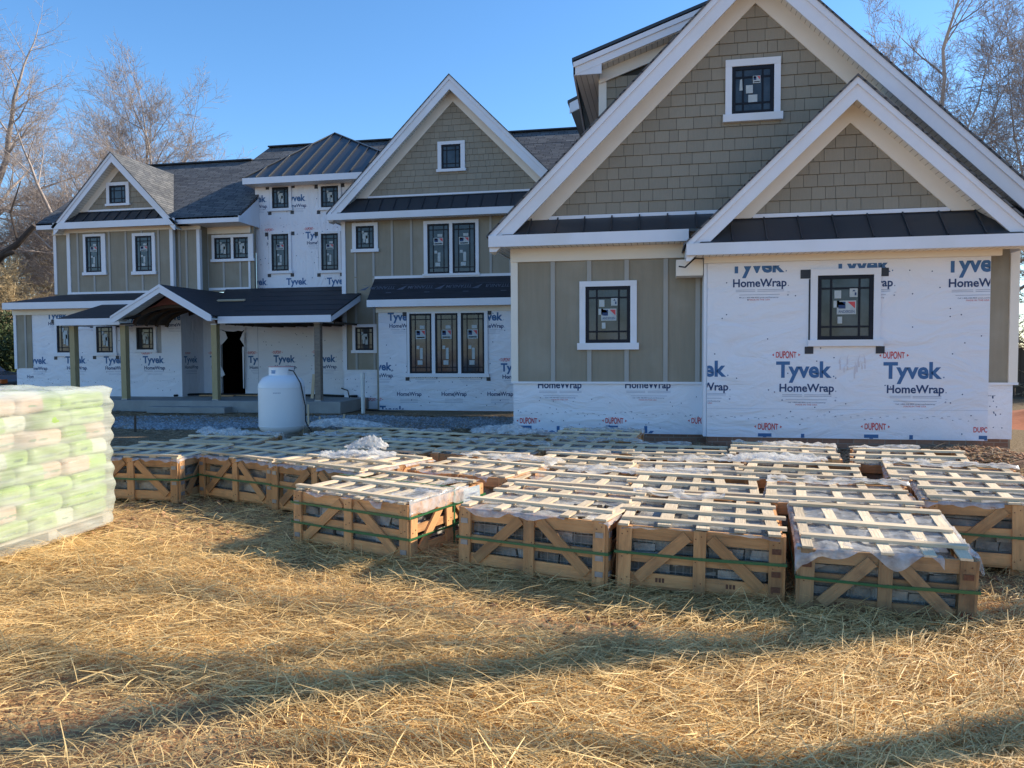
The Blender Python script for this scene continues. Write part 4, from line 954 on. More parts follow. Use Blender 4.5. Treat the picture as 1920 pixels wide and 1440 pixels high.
hb(MB().box(-19, -8.85, 20.15, Dr, -.12, .22).box(-15.9+1.2, -12.2, 19.75, 20.149, -.12, .06), 'porch_slab', M['concrete'], bevel=.01)
hb(MB().box(-18.9, -8.95, 20.25, 22, -.4, -.121), 'foundation', M['brick'])
bpy.context.view_layer.update()

# ================================================================== GROUND
def axis(a, b, step, far, n): 
    core = np.arange(a, b+1e-6, step); gl = np.geomspace(1, far, n)
    return np.concatenate([(a-gl[::-1]*1.), core, (b+gl)])
xs = axis(-13, 9, .055, 300, 26); ys = axis(-1, 20, .055, 300, 26)
X, Y = np.meshgrid(xs, ys); Z = gz(X, Y)
fade = np.clip((np.abs(X)-16)/10, 0, 1)
Z = Z*(1-fade)+(-.1)*fade
nx, ny = len(xs), len(ys)
idx = np.arange(nx*ny).reshape(ny, nx)
quads = np.stack([idx[:-1, :-1], idx[:-1, 1:], idx[1:, 1:], idx[1:, :-1]], -1).reshape(-1, 4)
def npmesh(name, V, Fq, m, rnd=None, smooth=False):
    me = bpy.data.meshes.new(name); k = Fq.shape[1]
    me.vertices.add(len(V)); me.vertices.foreach_set('co', np.ascontiguousarray(V, 'f').ravel())
    me.loops.add(Fq.size); me.loops.foreach_set('vertex_index', np.ascontiguousarray(Fq, 'i').ravel())
    me.polygons.add(len(Fq)); me.polygons.foreach_set('loop_start', np.arange(0, Fq.size, k, dtype='i'))
    me.polygons.foreach_set('loop_total', np.full(len(Fq), k, 'i')) if False else None
    me.update(calc_edges=True); me.validate()
    for mm in (m if isinstance(m, list) else [m]): me.materials.append(mm)
    if rnd is not None:
        a = me.attributes.new('rnd', 'FLOAT', 'FACE'); a.data.foreach_set('value', np.ascontiguousarray(rnd, 'f'))
    if smooth: me.polygons.foreach_set('use_smooth', [True]*len(me.polygons))
    o = bpy.data.objects.new(name, me); COL.objects.link(o); return o
gr = npmesh('ground', np.stack([X.ravel(), Y.ravel(), Z.ravel()], -1), quads, M['ground'], smooth=True); tag(gr, kind='structure')

# straw: loose curved blades scattered over the clay
def straw(name, pts, m, lmin, lmax, wid, lift, seed, flow=.5):
    r = np.random.RandomState(seed); n = len(pts); x, y = pts[:, 0], pts[:, 1]
    th = .95*sines(x, y, 21, 2, 1.1)+.42+r.normal(0, 1, n)*(.45+flow*r.rand(n)*1.3)
    L = r.uniform(lmin, lmax, n)*(.5+r.rand(n)); tilt = r.normal(0, .17, n); w = wid*r.uniform(.6, 1.35, n)
    d = np.stack([np.cos(th)*np.cos(tilt), np.sin(th)*np.cos(tilt), np.sin(tilt)], -1)
    sd = np.stack([-np.sin(th), np.cos(th), r.normal(0, .5, n)], -1); sd /= np.linalg.norm(sd, axis=1)[:, None]
    z = gz(x, y)+lift*r.rand(n)**1.6+.006+np.abs(np.sin(tilt))*L*.5
    c = np.stack([x, y, z], -1); bend = np.stack([-np.sin(th), np.cos(th), 0*th], -1)*(r.normal(0, .022, n)*L)[:, None]
    hl = (L/2)[:, None]; W = (w/2)[:, None]
    p0 = c-d*hl; p1 = c+bend; p2 = c+d*hl; p1[:, 2] += r.uniform(-.0, .012, n)
    V = np.stack([p0-sd*W*.6, p0+sd*W*.6, p1-sd*W, p1+sd*W, p2-sd*W*.5, p2+sd*W*.5], 1).reshape(-1, 3)
    b = (np.arange(n)*6)[:, None]
    Fq = np.concatenate([b+np.array([[0, 1, 3, 2]]), b+np.array([[2, 3, 5, 4]])], 0)
    rr = r.rand(n); o = npmesh(name, V, Fq, m, np.concatenate([rr, rr])); return o
def scatter(n, x0, x1, y0, y1, seed, dens):
    r = np.random.RandomState(seed); out = []
    while sum(map(len, out)) < n:
        p = np.stack([r.uniform(x0, x1, n), r.uniform(y0, y1, n)], -1); k = dens(p[:, 0], p[:, 1]) > r.rand(n); out.append(p[k])
    return np.concatenate(out)[:n]
def infr(x, y): return (x > -.96*y-.9) & (x < .45*y+.9)
def dstraw(x, y):
    nz = sines(x, y, 31, 3, 1.3); base = np.clip(.80+1.1*nz, .07, 1)
    bare = .75*np.exp(-((x+2.9)/.7)**2-((y-3.15)/.40)**2)+.8*np.exp(-((x+.5)/.7)**2-((y-4.5)/.16)**2)+.5*np.exp(-((x-.4)/.5)**2-((y-3.9)/.25)**2)
    return base*np.clip(1-1.1*bare, .03, 1)*infr(x, y)*np.clip(7/(y*y), .07, 1)
s1 = straw('straw_mulch', scatter(190000, -11, 7, 1.9, 11, 5, dstraw), M['straw'], .06, .23, .0044, .07, 11)
tag(s1, 'loose golden straw spread over the bare clay ground', 'straw', kind='stuff')
s3 = straw('straw_chaff', scatter(170000, -11, 7, 1.9, 11, 15, lambda x, y: np.clip(dstraw(x, y)*1.3+.1*infr(x, y)*np.clip(7/(y*y), .07, 1), 0, 1)), M['straw'], .015, .06, .0038, .035, 19)
tag(s3, 'short broken bits of straw matted between the longer stalks', 'straw', kind='stuff')
def dfar(x, y): return np.clip(.5+.8*sines(x, y, 41, 3, 1.1), 0, 1)*infr(x, y)*((y > 9.6) | (x < -5.5))*~((x > -2.5) & (y > 12.3))
s2 = straw('old_straw_cover', scatter(42000, -18, 9, 7.5, 20, 6, dfar), M['strawdull'], .08, .2, .009, .04, 12, .9)
tag(s2, 'dull old straw and dead grass on the soil before the house', 'straw', kind='stuff')
# blue-grey gravel strip
def stones(name, pts, m, smin, smax, seed, flat=.65):
    r = np.random.RandomState(seed); n = len(pts)
    bv = np.array([(1, 0, 0), (-1, 0, 0), (0, 1, 0), (0, -1, 0), (0, 0, 1), (0, 0, -1)], float)
    bf = np.array([(0, 2, 4), (2, 1, 4), (1, 3, 4), (3, 0, 4), (2, 0, 5), (1, 2, 5), (3, 1, 5), (0, 3, 5)])
    s = r.uniform(smin, smax, n); a = r.uniform(0, 6.28, n)
    V = bv[None]*(1+r.uniform(-.35, .35, (n, 6, 3)))+r.normal(0, .18, (n, 6, 3)); V[..., 2] *= flat
    ca, sa = np.cos(a)[:, None], np.sin(a)[:, None]; x = V[..., 0]*ca-V[..., 1]*sa; y = V[..., 0]*sa+V[..., 1]*ca
    V = np.stack([x, y, V[..., 2]], -1)*s[:, None, None]; V[..., 0] += pts[:, 0:1]; V[..., 1] += pts[:, 1:2]; V[..., 2] += (gz(pts[:, 0], pts[:, 1])+s*.3)[:, None]
    Fq = (np.arange(n)*6)[:, None, None]+bf[None]; o = npmesh(name, V.reshape(-1, 3), Fq.reshape(-1, 3), m, np.repeat(r.rand(n), 8)); return o
def dgrav(x, y): return np.clip(1.3-np.abs((y-(17.6+.12*(x+8)+.35*np.sin(x*1.3)))/1.7)**3, 0, 1)*(x > -16)*(x < -3)*(np.abs(x+7.4)+np.abs(y-14.2) > .8)
gv = stones('gravel', scatter(26000, -16, -3, 14.8, 20, 9, dgrav), M['gravel'], .025, .055, 3); tag(gv, 'strip of blue-grey crushed stone gravel before the porch', 'gravel', kind='stuff')
def dclod(x, y): return np.clip(.55+.9*sines(x, y, 51, 3, 1.7), 0, 1)*((y > 10.4)+.12*(y > 4))*infr(x, y)*~((x > -2.5) & (y > 12.3))
cdd = stones('clay_clods', scatter(14000, -8, 8, 2.5, 12.5, 10, dclod), M['clod'], .012, .045, 4); tag(cdd, 'crumbled clay clods scattered on the soil', 'soil', kind='stuff')

# ================================================================== CRATES
def make_crate(seed, w=1.1, d=1.06, h=.5, wood='crate_wood', sheet='front', straps=(.5,), vstrap=False, clips=True, mesh=False, lidrows=(-.44, -.02, .42)):
    global rng
    rng = random.Random(seed); r = rng
    root = empty('stone_crate'); tk = .02; x0, x1, y0, y1 = -w/2, w/2, -d/2, d/2; zb = .07
    mb = MB()
    for x in (x0+.06, 0, x1-.06): mb.box(x-.045, x+.045, y0+.02, y1-.02, 0, .05)
    for k in range(6):
        y = y0+.06+k*(d-.12)/5; mb.box(x0+.01, x1-.01, y-.05, y+.05, .051, .069)
    mb.build('pallet_base', M[wood], root)
    for side in range(4):
        L = w if side % 2 == 0 else d; mb = MB(); hL = L/2; dd = (d if side % 2 == 0 else w)/2
        j = lambda a=.006: r.uniform(-a, a)
        pw = .085
        for z, ww in ((zb+.045, .085), ((zb+h)/2+j(.02)-.005, .06), (h-.05, .088)): mb.board((-hL+.01, -dd+.012, z+j()), (hL-.01, -dd+.012, z+j()), ww, tk)
        for x in (-hL+pw/2, hL-pw/2): mb.board((x+j(), -dd-.008, zb-.03+j(.01)), (x+j(), -dd-.008, h-.002), pw, tk, nrm=(0, -1, 0))
        mb.board((j(.01), -dd-.009, zb-.02), (j(.01), -dd-.009, h-.005), .08, tk)
        for sg in (-1, 1): mb.board((sg*.075, -dd-.0085, h-.05+j()), (sg*(hL-.13), -dd-.0085, zb+.05), .075, tk*.9)
        for x in (-hL+pw/2, 0, hL-pw/2):
            for z in (zb+.045, (zb+h)/2, h-.05):
                for q in (-.018, .018): mb.box(x+q-.0035, x+q+.0035, -dd-.0215, -dd-.0185, z+q*.5-.0035, z+q*.5+.0035, 1)
        if side == 0 and seed in (4, 6, 8):
            for xq in (-.28, .18): 
                for q in range(3): mb.box(xq+q*.022, xq+q*.022+.016, -dd+.001, -dd+.0035, zb+.03, zb+.06, 1)
        # corner posts behind the boards
        mb.box(-hL+.012, -hL+.075, -dd+.025, -dd+.08, zb, h-.012)
        o = mb.build('side_panel', [M[wood], M['rust']], root); o.rotation_euler = (0, 0, side*math.pi/2)
        if clips and side in (0, 1):
            for x in (-hL+.04, hL-.04):
                for z in (h-.1, h*.48, zb+.06):
                    if r.random() < .5: cm = MB(); cm.box(x-.028, x+.028, -dd-.024, -dd-.019, z-.018, z+.018); cm.build('corner_clip', M['clip' if wood == 'crate_wood' and seed % 2 else 'rust'], o)
    # stones
    mb = MB(); n = 5; lh = (h-.05-zb)/n
    def blk(cx, cy, cz, sx, sy, sz):
        jj = lambda s: r.uniform(-.12, .12)*s
        vs = [(cx+a*sx/2+jj(sx)*.5, cy+b*sy/2+jj(sy)*.5, cz+c*sz/2+jj(sz)) for c in (-1, 1) for b in (-1, 1) for a in (-1, 1)]
        mb.add(vs, [(0, 2, 3, 1), (4, 5, 7, 6), (0, 1, 5, 4), (2, 6, 7, 3), (0, 4, 6, 2), (1, 3, 7, 5)], 0)
    for k in range(n):
        z = zb+lh*(k+.5)
        for side in range(4):
            L = (w if side % 2 == 0 else d)-.12; D_ = (d if side % 2 == 0 else w)/2-.05; t = -L/2
            while t < L/2-.03:
                q = min(r.uniform(.1, .34), L/2-t); ins = r.uniform(0, .05); a, b = t+q/2, -D_+.07+ins
                c, s = [(1, 0), (0, 1), (-1, 0), (0, -1)][side]
                cx, cy = a*c-b*s, a*s+b*c
                blk(cx, cy, z+r.uniform(-.006, .006), (q-.012) if side % 2 == 0 else .14, .14 if side % 2 == 0 else (q-.01), lh*r.uniform(.72, .95)); t += q
    for i in range(5):
        for j_ in range(5):
            blk(x0+.16+i*(w-.32)/4+r.uniform(-.03, .03), y0+.16+j_*(d-.32)/4+r.uniform(-.03, .03), h-.075+r.uniform(-.015, .01), r.uniform(.14, .24), r.uniform(.14, .24), .05)
    mb.box(x0+.1, x1-.1, y0+.1, y1-.1, zb, h-.12); mb.build('stone_stack', M['stone'], root)
    # lid
    mb = MB(); ns = r.choice([5, 6])
    for k in range(ns):
        x = x0+.05+k*(w-.1)/(ns-1)+r.uniform(-.025, .025); mb.board((x, y0-.01+r.uniform(-.03, .03), h+.008), (x+r.uniform(-.045, .045), y1+.01, h+.008), r.uniform(.06, .09), .015, nrm=(0, 0, 1))
    for fy in lidrows:
        y = fy*d+r.uniform(-.01, .01); mb.board((x0-.01+r.uniform(-.03, .03), y, h+.027), (x1+.01+r.uniform(-.03, .03), y+r.uniform(-.015, .015), h+.027), r.uniform(.05, .065), .02, nrm=(0, 0, 1))
    for y in (y0+.03, y1-.03): mb.board((x0, y, h+.0075), (x1, y, h+.0075), .03, .013, nrm=(0, 0, 1)) if False else None
    mb.build('lid', M['lid_wood'], root)
    # straps
    for z in straps:
        zz = z*h; e = .026; mb = MB(); q = [(x0-e, y0-e), (x1+e, y0-e), (x1+e, y1+e), (x0-e, y1+e)]
        for i in range(4):
            a, b = q[i], q[(i+1) % 4]; m_ = ((a[0]+b[0])/2, (a[1]+b[1])/2)
            nr = ((0, -1, 0), (1, 0, 0), (0, 1, 0), (-1, 0, 0))[i]; dz = r.uniform(-.014, .0)
            mb.board((*a, zz), (*m_, zz+dz), .017, .003, nrm=nr); mb.board((*m_, zz+dz), (*b, zz), .02, .003, nrm=nr)
        mb.build('strap', M['strap'], root)
    if vstrap:
        mb = MB(); e = .027; y = .05
        mb.board((x1+e, y, .03), (x1+e, y+.01, h+.03), .02, .003, nrm=(1, 0, 0)); mb.board((x1+e, y+.01, h+.042), (x0-e, y, h+.042), .02, .003, nrm=(0, 0, 1)); mb.build('strap', M['strap'], root)
    # crumpled plastic laid under the lid and out over the edges
    def sheet_mesh(u0, u1, v0, v1, drop_lo, drop_hi, amp, seed2, zoff=.0, mname='film', over=False, wav=.06):
        nu, nv = 40, 36; u = np.linspace(u0, u1, nu); v = np.linspace(v0, v1, nv); U, V = np.meshgrid(u, v)
        e = wav*sines(U*6, V*2, seed2, 3, 2.2); V2 = V+e*np.where((V < v0+.08) | (V > v1-.08), 1, 0)
        edge = np.clip(y0-.03-V2, 0, None); Yc = np.maximum(V2, y0-.03-.03*np.tanh(edge*8)); Zc = h+zoff-edge
        edge2 = np.clip(V2-(y1+.03), 0, None); Yc = np.minimum(Yc, y1+.03+.02*np.tanh(edge2*8)); Zc = Zc-edge2
        ex = np.clip(np.abs(U)-(w/2+.03), 0, None); Xc = np.sign(U)*np.minimum(np.abs(U), w/2+.03+.02*np.tanh(ex*8)); Zc = Zc-ex
        Zc = Zc+amp*sines(U*7, V*7, seed2+1, 3, 1.6)*(.8 if over else .4)+amp*1.3*(1-np.abs(sines(U*17, V*13, seed2+2, 3, 1.)))**4
        Yc = Yc-amp*.8*np.abs(sines(U*26, Zc*10, seed2+3, 2, 1.))*(edge > 0); 
        Vv = np.stack([Xc.ravel(), Yc.ravel(), Zc.ravel()], -1); idx = np.arange(nu*nv).reshape(nv, nu)
        Q = np.stack([idx[:-1, :-1], idx[:-1, 1:], idx[1:, 1:], idx[1:, :-1]], -1).reshape(-1, 4)
        rr = np.random.RandomState(seed2); cen = Vv[Q].mean(1); hole = sines(cen[:, 0]*7, cen[:, 1]*7, seed2+5, 2, 1.) > .52
        o = npmesh('plastic_sheet', Vv, Q[~hole], M[mname], smooth=True); o.parent = root; return o
    if sheet == 'front': sheet_mesh(x0-.05, x1+.05, y0-.05, y1+.04, 0, 0, .007, seed*3, -.006)
    if sheet == 'hang': sheet_mesh(x0-.05, x1+.12, y0-.07, y1+.03, 0, 0, .013, seed*3, .0, wav=.13)
    if sheet == 'band': sheet_mesh(x0-.02, x1+.05, y1*.55, y1+.10, 0, 0, .022, seed*3, .03, over=True); sheet_mesh(x0-.05, x1+.02, y0-.03, y1, 0, 0, .006, seed*3+4, -.008)
    if sheet == 'side': sheet_mesh(x1*.55, x1+.14, y0-.05, y1+.04, 0, 0, .018, seed*3, .018, over=True); sheet_mesh(x0, x1*.6, y0-.03, y1, 0, 0, .006, seed*3+4, -.008)
    if sheet == 'dark': sheet_mesh(x0+.02, x1-.02, y0-.03, y1-.02, 0, 0, .006, seed*3, -.010, 'filmdark'); sheet_mesh(x0-.03, x1*.3, y1*.7, y1+.07, 0, 0, .02, seed*3+9, .03, over=True)
    if mesh:
        mb = MB(); yy = -d/2+.035
        for k in range(int(w/.05)): mb.box(x0+.08+k*.05, x0+.082+k*.05, yy, yy+.002, zb+.05, h-.06) if x0+.08+k*.05 < x1-.08 else None
        for k in range(int(h/.05)): mb.box(x0+.08, x1-.08, yy+.002, yy+.004, zb+.05+k*.05, zb+.052+k*.05) if zb+.05+k*.05 < h-.06 else None
        mb.build('wire_mesh', M['clip'], root)
    return root
protos = {
 'c1': make_crate(1, 1.20, 1.04, .50, 'crate_wood', 'side', (.47, .80), True),
 'c2': make_crate(3, 1.12, 1.06, .50, 'crate_wood', 'front', (.55,), mesh=True, lidrows=(-.30, .10, .44)),
 'c3': make_crate(4, 1.06, 1.06, .48, 'crate_wood', 'dark', (.62,), mesh=True, lidrows=(-.40, -.12, .2, .46)),
 'c4': make_crate(6, .98, 1.04, .47, 'crate_old', 'hang', (.6,), lidrows=(-.33, 0., .40)),
 'ca': make_crate(7, 1.08, 1.04, .49, 'crate_wood', 'band', (.55,), lidrows=(-.42, .05, .45)),
 'cb': make_crate(8, 1.06, 1.05, .48, 'crate_wood', 'dark', (.55,), lidrows=(-.45, -.1, .3)),
 'cc': make_crate(9, 1.10, 1.05, .50, 'crate_wood', 'band', (.5,), lidrows=(-.3, .15, .47)),
 'cd': make_crate(11, 1.16, 1.06, .52, 'crate_wood', 'front', (.56,), lidrows=(-.46, -.05, .38)),
}
dims = {'c1': (1.20, 1.04), 'c2': (1.12, 1.06), 'c3': (1.06, 1.06), 'c4': (.98, 1.04), 'ca': (1.08, 1.04), 'cb': (1.06, 1.05), 'cc': (1.10, 1.05), 'cd': (1.16, 1.06)}
bpy.context.view_layer.update(); index_kids()
CR = [ # proto, front-left x, y, angle, tilt, label
 ('c1', -3.02, 5.92, -19, 'pine stone crate with two green straps and a white paper label on its side'),
 ('c2', -1.46, 5.45, -13, 'front row pine stone crate with pale corner clips, just right of the paper labelled crate'),
 ('c3', -.28, 5.22, -5, 'bright pine crate with wire mesh over grey stones, front row, left of the weathered crate'),
 ('c4', .87, 5.06, -6, 'low weathered stone crate in front with torn plastic hanging over its face'),
 ('cd', 1.95, 6.12, -12, 'pine stone crate cut off by the right edge, right of the weathered crate'),
 ('cc', -1.38, 6.62, -10, 'second stone crate back in the row headed by the crate with pale corner clips'),
 ('cb', -.29, 6.40, -4, 'stone crate directly behind the bright crate with wire mesh'),
 ('ca', .80, 6.13, -10, 'stone crate directly behind the low weathered crate'),
 ('cb', -1.40, 7.74, -8, 'third stone crate back in the row headed by the crate with pale corner clips'),
 ('cc', -.30, 7.50, -3, 'third stone crate back in the row headed by the bright wire mesh crate'),
 ('cb', .74, 7.44, -9, 'third stone crate back in the row headed by the weathered crate'),
 ('ca', 2.02, 7.28, -13, 'stone crate behind the one cut off by the right edge'),
 ('ca', -1.42, 8.86, -5, 'fourth stone crate back in the row headed by the crate with pale corner clips'),
 ('cb', -.33, 8.62, -1, 'rearmost stone crate in the row headed by the bright wire mesh crate'),
 ('cc', .74, 8.56, -8, 'rearmost stone crate in the row headed by the weathered crate'),
 ('cb', 1.98, 8.42, -13, 'rearmost stone crate at far right, beside the red clay'),
 ('cc', -2.42, 7.20, -19, 'stone crate directly behind the double strapped crate with the paper label'),
 ('ca', -2.55, 8.36, -8, 'stone crate second behind the double strapped crate'),
 ('cd', -3.86, 7.15, -20, 'pine crate partly hidden behind the double strapped crate, white plastic bunched on top'),
 ('cd', -5.10, 7.80, -20, 'pine crate of dark stones facing the straw, plastic sagging along its top edge'),
 ('cd', -6.36, 7.50, 0, 'pine crate of stone half hidden by the pallet of bags'),
 ('cb', -3.74, 8.38, -12, 'stone crate behind the one with white bunched plastic'),
 ('ca', -5.02, 9.05, -13, 'stone crate behind the one with sagging plastic'),
 ('cc', -6.24, 8.70, 6, 'stone crate behind the one half hidden by the pallet of bags'),
 ('cb', -3.80, 9.60, -8, 'shaded stone crate in the rearmost row, closest to the white gas tank'),
 ('ca', -2.62, 9.50, -7, 'shaded stone crate in the rearmost row, left of the printed wall corner'),
 ('cb', -4.95, 10.25, -10, 'shaded stone crate standing farthest back at the left of the stack'),
 ('cc', -1.45, 9.98, -5, 'shaded stone crate farthest back, just before the brick corner of the house'),
]
usedp = set()
for i, (k, fx, fy, ang, lab) in enumerate(CR):
    o = protos[k] if k not in usedp else copy_tree(protos[k]); usedp.add(k)
    W, Dp = dims[k]; a = R(ang)
    cx = fx+W/2*math.cos(a)-Dp/2*math.sin(a); cy = fy+W/2*math.sin(a)+Dp/2*math.cos(a)
    rr = random.Random(i); zz = float(gz(cx, cy))
    o.location = (cx, cy, max(zz, -.06)-(.045 if 'second stone crate' in lab or i == 9 else 0))
    o.rotation_euler = (R(rr.uniform(-1, 1)), R(rr.uniform(-1.2, 1.2)), a)
    if i == 3: o.rotation_euler = (R(4.4), R(.8), a); o.location.z = -.075
    if fy > 6.2: o.scale = (1.02, 1.05, 1)
    tag(o, lab, 'crate', 'slatted wooden crates of stone set out on the straw')
    if i == 0: first = o
# paper label on the double strapped crate
lp = MB(); xq = 1.2/2+.032
lp.add([(xq, .18, .24), (xq+.03, .42, .23), (xq+.005, .43, .5), (xq, .19, .505)], [(0, 1, 2, 3)]); lo = lp.build('paper_label', M['sticker'], first)
bp_ = MB()
for k in range(7): z = .28+k*.028; bp_.add([(xq+.006, .21, z), (xq+.026, .38+.0*k, z), (xq+.026, .38, z+.007), (xq+.006, .21, z+.007)], [(0, 1, 2, 3)])
bp_.build('label_print', M['ink_grey'], lo)
# bunched film on the hidden crate and on the rear edge of the stack: loose plastic is a thing of its own
def crumple(name, lab, c, sx, sy, sz, seed, m='film'):
    n = 30; u = np.linspace(-1, 1, n); U, V = np.meshgrid(u, u); r2 = U**2+V**2
    Zc = sz*.6*np.exp(-r2*1.6)*(1+.8*sines(U*3, V*3, seed, 3, 1.2))+.05*(1-np.abs(sines(U*8, V*8, seed+1, 3, 1.)))**3
    rad = 1+.25*sines(U*2, V*2, seed+2, 2, 1.)
    Vv = np.stack([(U*sx*rad).ravel(), (V*sy*rad).ravel(), np.abs(Zc).ravel()], -1); idx = np.arange(n*n).reshape(n, n)
    Q = np.stack([idx[:-1, :-1], idx[:-1, 1:], idx[1:, 1:], idx[1:, :-1]], -1).reshape(-1, 4); cen = Vv[Q].mean(1); keep = (cen[:, 0]/sx)**2+(cen[:, 1]/sy)**2 < .95
    o = npmesh(name, Vv, Q[keep], M[m], smooth=True); o.location = c; return tag(o, lab, 'plastic sheet', 'loose plastic sheeting on the crates')
crumple('plastic_film', 'upright curl of thin white plastic rising from a crate left of centre', (-3.15, 7.85, .52), .26, .16, .20, 3)
crumple('plastic_film', 'bunched white plastic spilling over the crate behind the double strapped one', (-3.0, 7.2, .54), .42, .2, .10, 8)
crumple('plastic_film', 'grey peaked plastic heap on the rear crates left of the printed wall corner', (-2.0, 10.0, .50), .55, .3, .17, 12)
crumple('plastic_film', 'pale blue grey plastic heap on the farthest crate beside the gas tank', (-4.6, 10.6, .50), .6, .3, .13, 17)
crumple('plastic_film', 'small grey plastic hump on the crate behind the pallet side crates', (-5.75, 9.2, .50), .35, .2, .18, 23)
crumple('plastic_film', 'long white plastic ruffle on the third crate back in the weathered row', (1.1, 7.75, .52), .5, .22, .07, 29)

# ================================================================== PALLET OF BAGS
rng = random.Random(5)
bp = empty('bag_pallet', (-5.62, 5.55, 0), R(2)); bp.scale = (1, 1, .975); tag(bp, 'shrink wrapped pallet of green and beige sacks at the left edge', 'pallet of bags')
px_, py_ = 1.10, 1.44; mb = MB()
for k in range(3): mb.box(-px_/2, px_/2, [-py_/2, -.05, py_/2-.1][k], [-py_/2+.1, .05, py_/2][k], .02, .1)
for k in range(8): x = -px_/2+.05+k*(px_-.1)/7; mb.box(x-.045, x+.045, -py_/2, py_/2, .1, .118)
for k in range(3): mb.box([-px_/2, -.05, px_/2-.1][k], [-px_/2+.1, .05, px_/2][k], -py_/2, py_/2, 0, .02)
mb.build('wooden_pallet', M['palletwood'], bp)
def pillow(cx, cy, cz, sx, sy, sz, m, seed):
    r = np.random.RandomState(seed); nu, nv = 20, 14; vs = []; fs = []
    for i in range(nv+1):
        ph = -math.pi/2+math.pi*i/nv
        for j in range(nu):
            th = 2*math.pi*j/nu; q = lambda t, e: math.copysign(abs(t)**e, t)
            x = q(math.cos(ph), .30)*q(math.cos(th), .24); y = q(math.cos(ph), .16)*q(math.sin(th), .2); z = q(math.sin(ph), .45)
            vs.append((x, y, z))
    V = np.array(vs); wob = .05*sines(V[:, 0]*5+seed, V[:, 1]*5, seed, 2, 1.2); V = V*np.array([sx/2, sy/2, sz/2]); V[:, 2] += wob*sz; V[:, 0] += .012*sines(V[:, 1]*14, V[:, 2]*14, seed+1, 2, 1.4)
    V += np.array([cx, cy, cz])
    for i in range(nv):
        for j in range(nu): j2 = (j+1) % nu; fs.append((i*nu+j, i*nu+j2, (i+1)*nu+j2, (i+1)*nu+j))
    b = MB(); 
    zc = cz
    b.add([tuple(v) for v in V], fs, 0)
    # printed band: middle third another colour
    for fi, f in enumerate(b.f):
        yy = np.mean([b.v[i][1] for i in f])-cy
        b.mi[fi] = 1 if m[2] and yy*m[3] > .02*sy else 0
    return b.build('bag', [M[m[0]], M[m[1]]], bp, smooth=True)
lh = .146
for k in range(8):
    z = .118+lh*(k+.5); off = .0
    if k % 2 == 0: cuts = [(-.72, -.2), (-.2, .27), (.27, .72)]
    else: cuts = [(-.72, -.33), (-.33, .16), (.16, .72)]
    for (a, b) in cuts:
        for cx, sx in ((.27, .56), (-.28, .56)):
            g = rng.random()
            m = ('bag_beige', 'bag_green', g < .6, rng.choice([-1, 1])) if (k in (7, 5, 1, 3) and g < .8) else ('bag_green', 'bag_white', g < .35, rng.choice([-1, 1]))
            o = pillow(cx+rng.uniform(-.012, .02), (a+b)/2, z, sx, (b-a)-.004, lh*1.10, m, k*10+int(a*10)+30)
            if cx > 0:
                pm = MB(); w = b-a
                xo = cx+.28+.012
                for q in range(3):
                    yy = a+w*(.2+.22*q); ww = rng.uniform(.05, .11)
                    if rng.random() < .8: pm.add([(xo, yy, z-.012), (xo, yy+ww, z-.012), (xo, yy+ww, z-.004+rng.uniform(0, .014)), (xo, yy, z+.002)], [(0, 1, 2, 3)])
                if pm.v: pm.build('bag_print', M['bagprint'], o)
# stretch wrap around the stack
n1, n2 = 96, 44; prof = []
hx_, hy_ = px_/2+.035, py_/2+.03
def per(t):
    L = 2*(hx_+hy_)*2; s = (t % 1)*L
    for (ax_, ay_, bx_, by_) in ((hx_, -hy_, hx_, hy_), (hx_, hy_, -hx_, hy_), (-hx_, hy_, -hx_, -hy_), (-hx_, -hy_, hx_, -hy_)):
        l = math.hypot(bx_-ax_, by_-ay_)
        if s <= l: return ax_+(bx_-ax_)*s/l, ay_+(by_-ay_)*s/l
        s -= l
    return hx_, -hy_
V = []; Q = []
for i in range(n2+1):
    z = .02+1.31*i/n2; bul = .016*abs(math.cos(math.pi*((z-.118)/lh))) if z > .12 else .0
    for j in range(n1):
        x, y = per(j/n1); k_ = -.011*(1-bul/.016)+.012*math.sin(y*23+z*9)*.5+.006*math.sin(x*31+z*40+y*17)
        sc = 1+(k_)/.6; 
        if i == n2: sc *= .93
        V.append((x*sc, y*sc, z+.012*math.sin(x*7+y*5)*(i/n2)))
for i in range(n2):
    for j in range(n1): j2 = (j+1) % n1; Q.append((i*n1+j, i*n1+j2, (i+1)*n1+j2, (i+1)*n1+j))
o = npmesh('stretch_wrap', np.array(V), np.array(Q), M['wrapfilm'], smooth=True); o.parent = bp
def dome(u, v): return 1.30+.05*(1-abs(u)**3)*(1-abs(v)**3)+.012*math.sin(u*9+v*4)+.01*math.sin(v*13-u*5)
n = 26; V = [(u*(hx_-.03), v*(hy_-.03), dome(u, v)) for v in np.linspace(-1, 1, n) for u in np.linspace(-1, 1, n)]; idx = np.arange(n*n).reshape(n, n)
Q = np.stack([idx[:-1, :-1], idx[:-1, 1:], idx[1:, 1:], idx[1:, :-1]], -1).reshape(-1, 4); o = npmesh('top_sheet', np.array(V), Q, M['film'], smooth=True); o.parent = bp

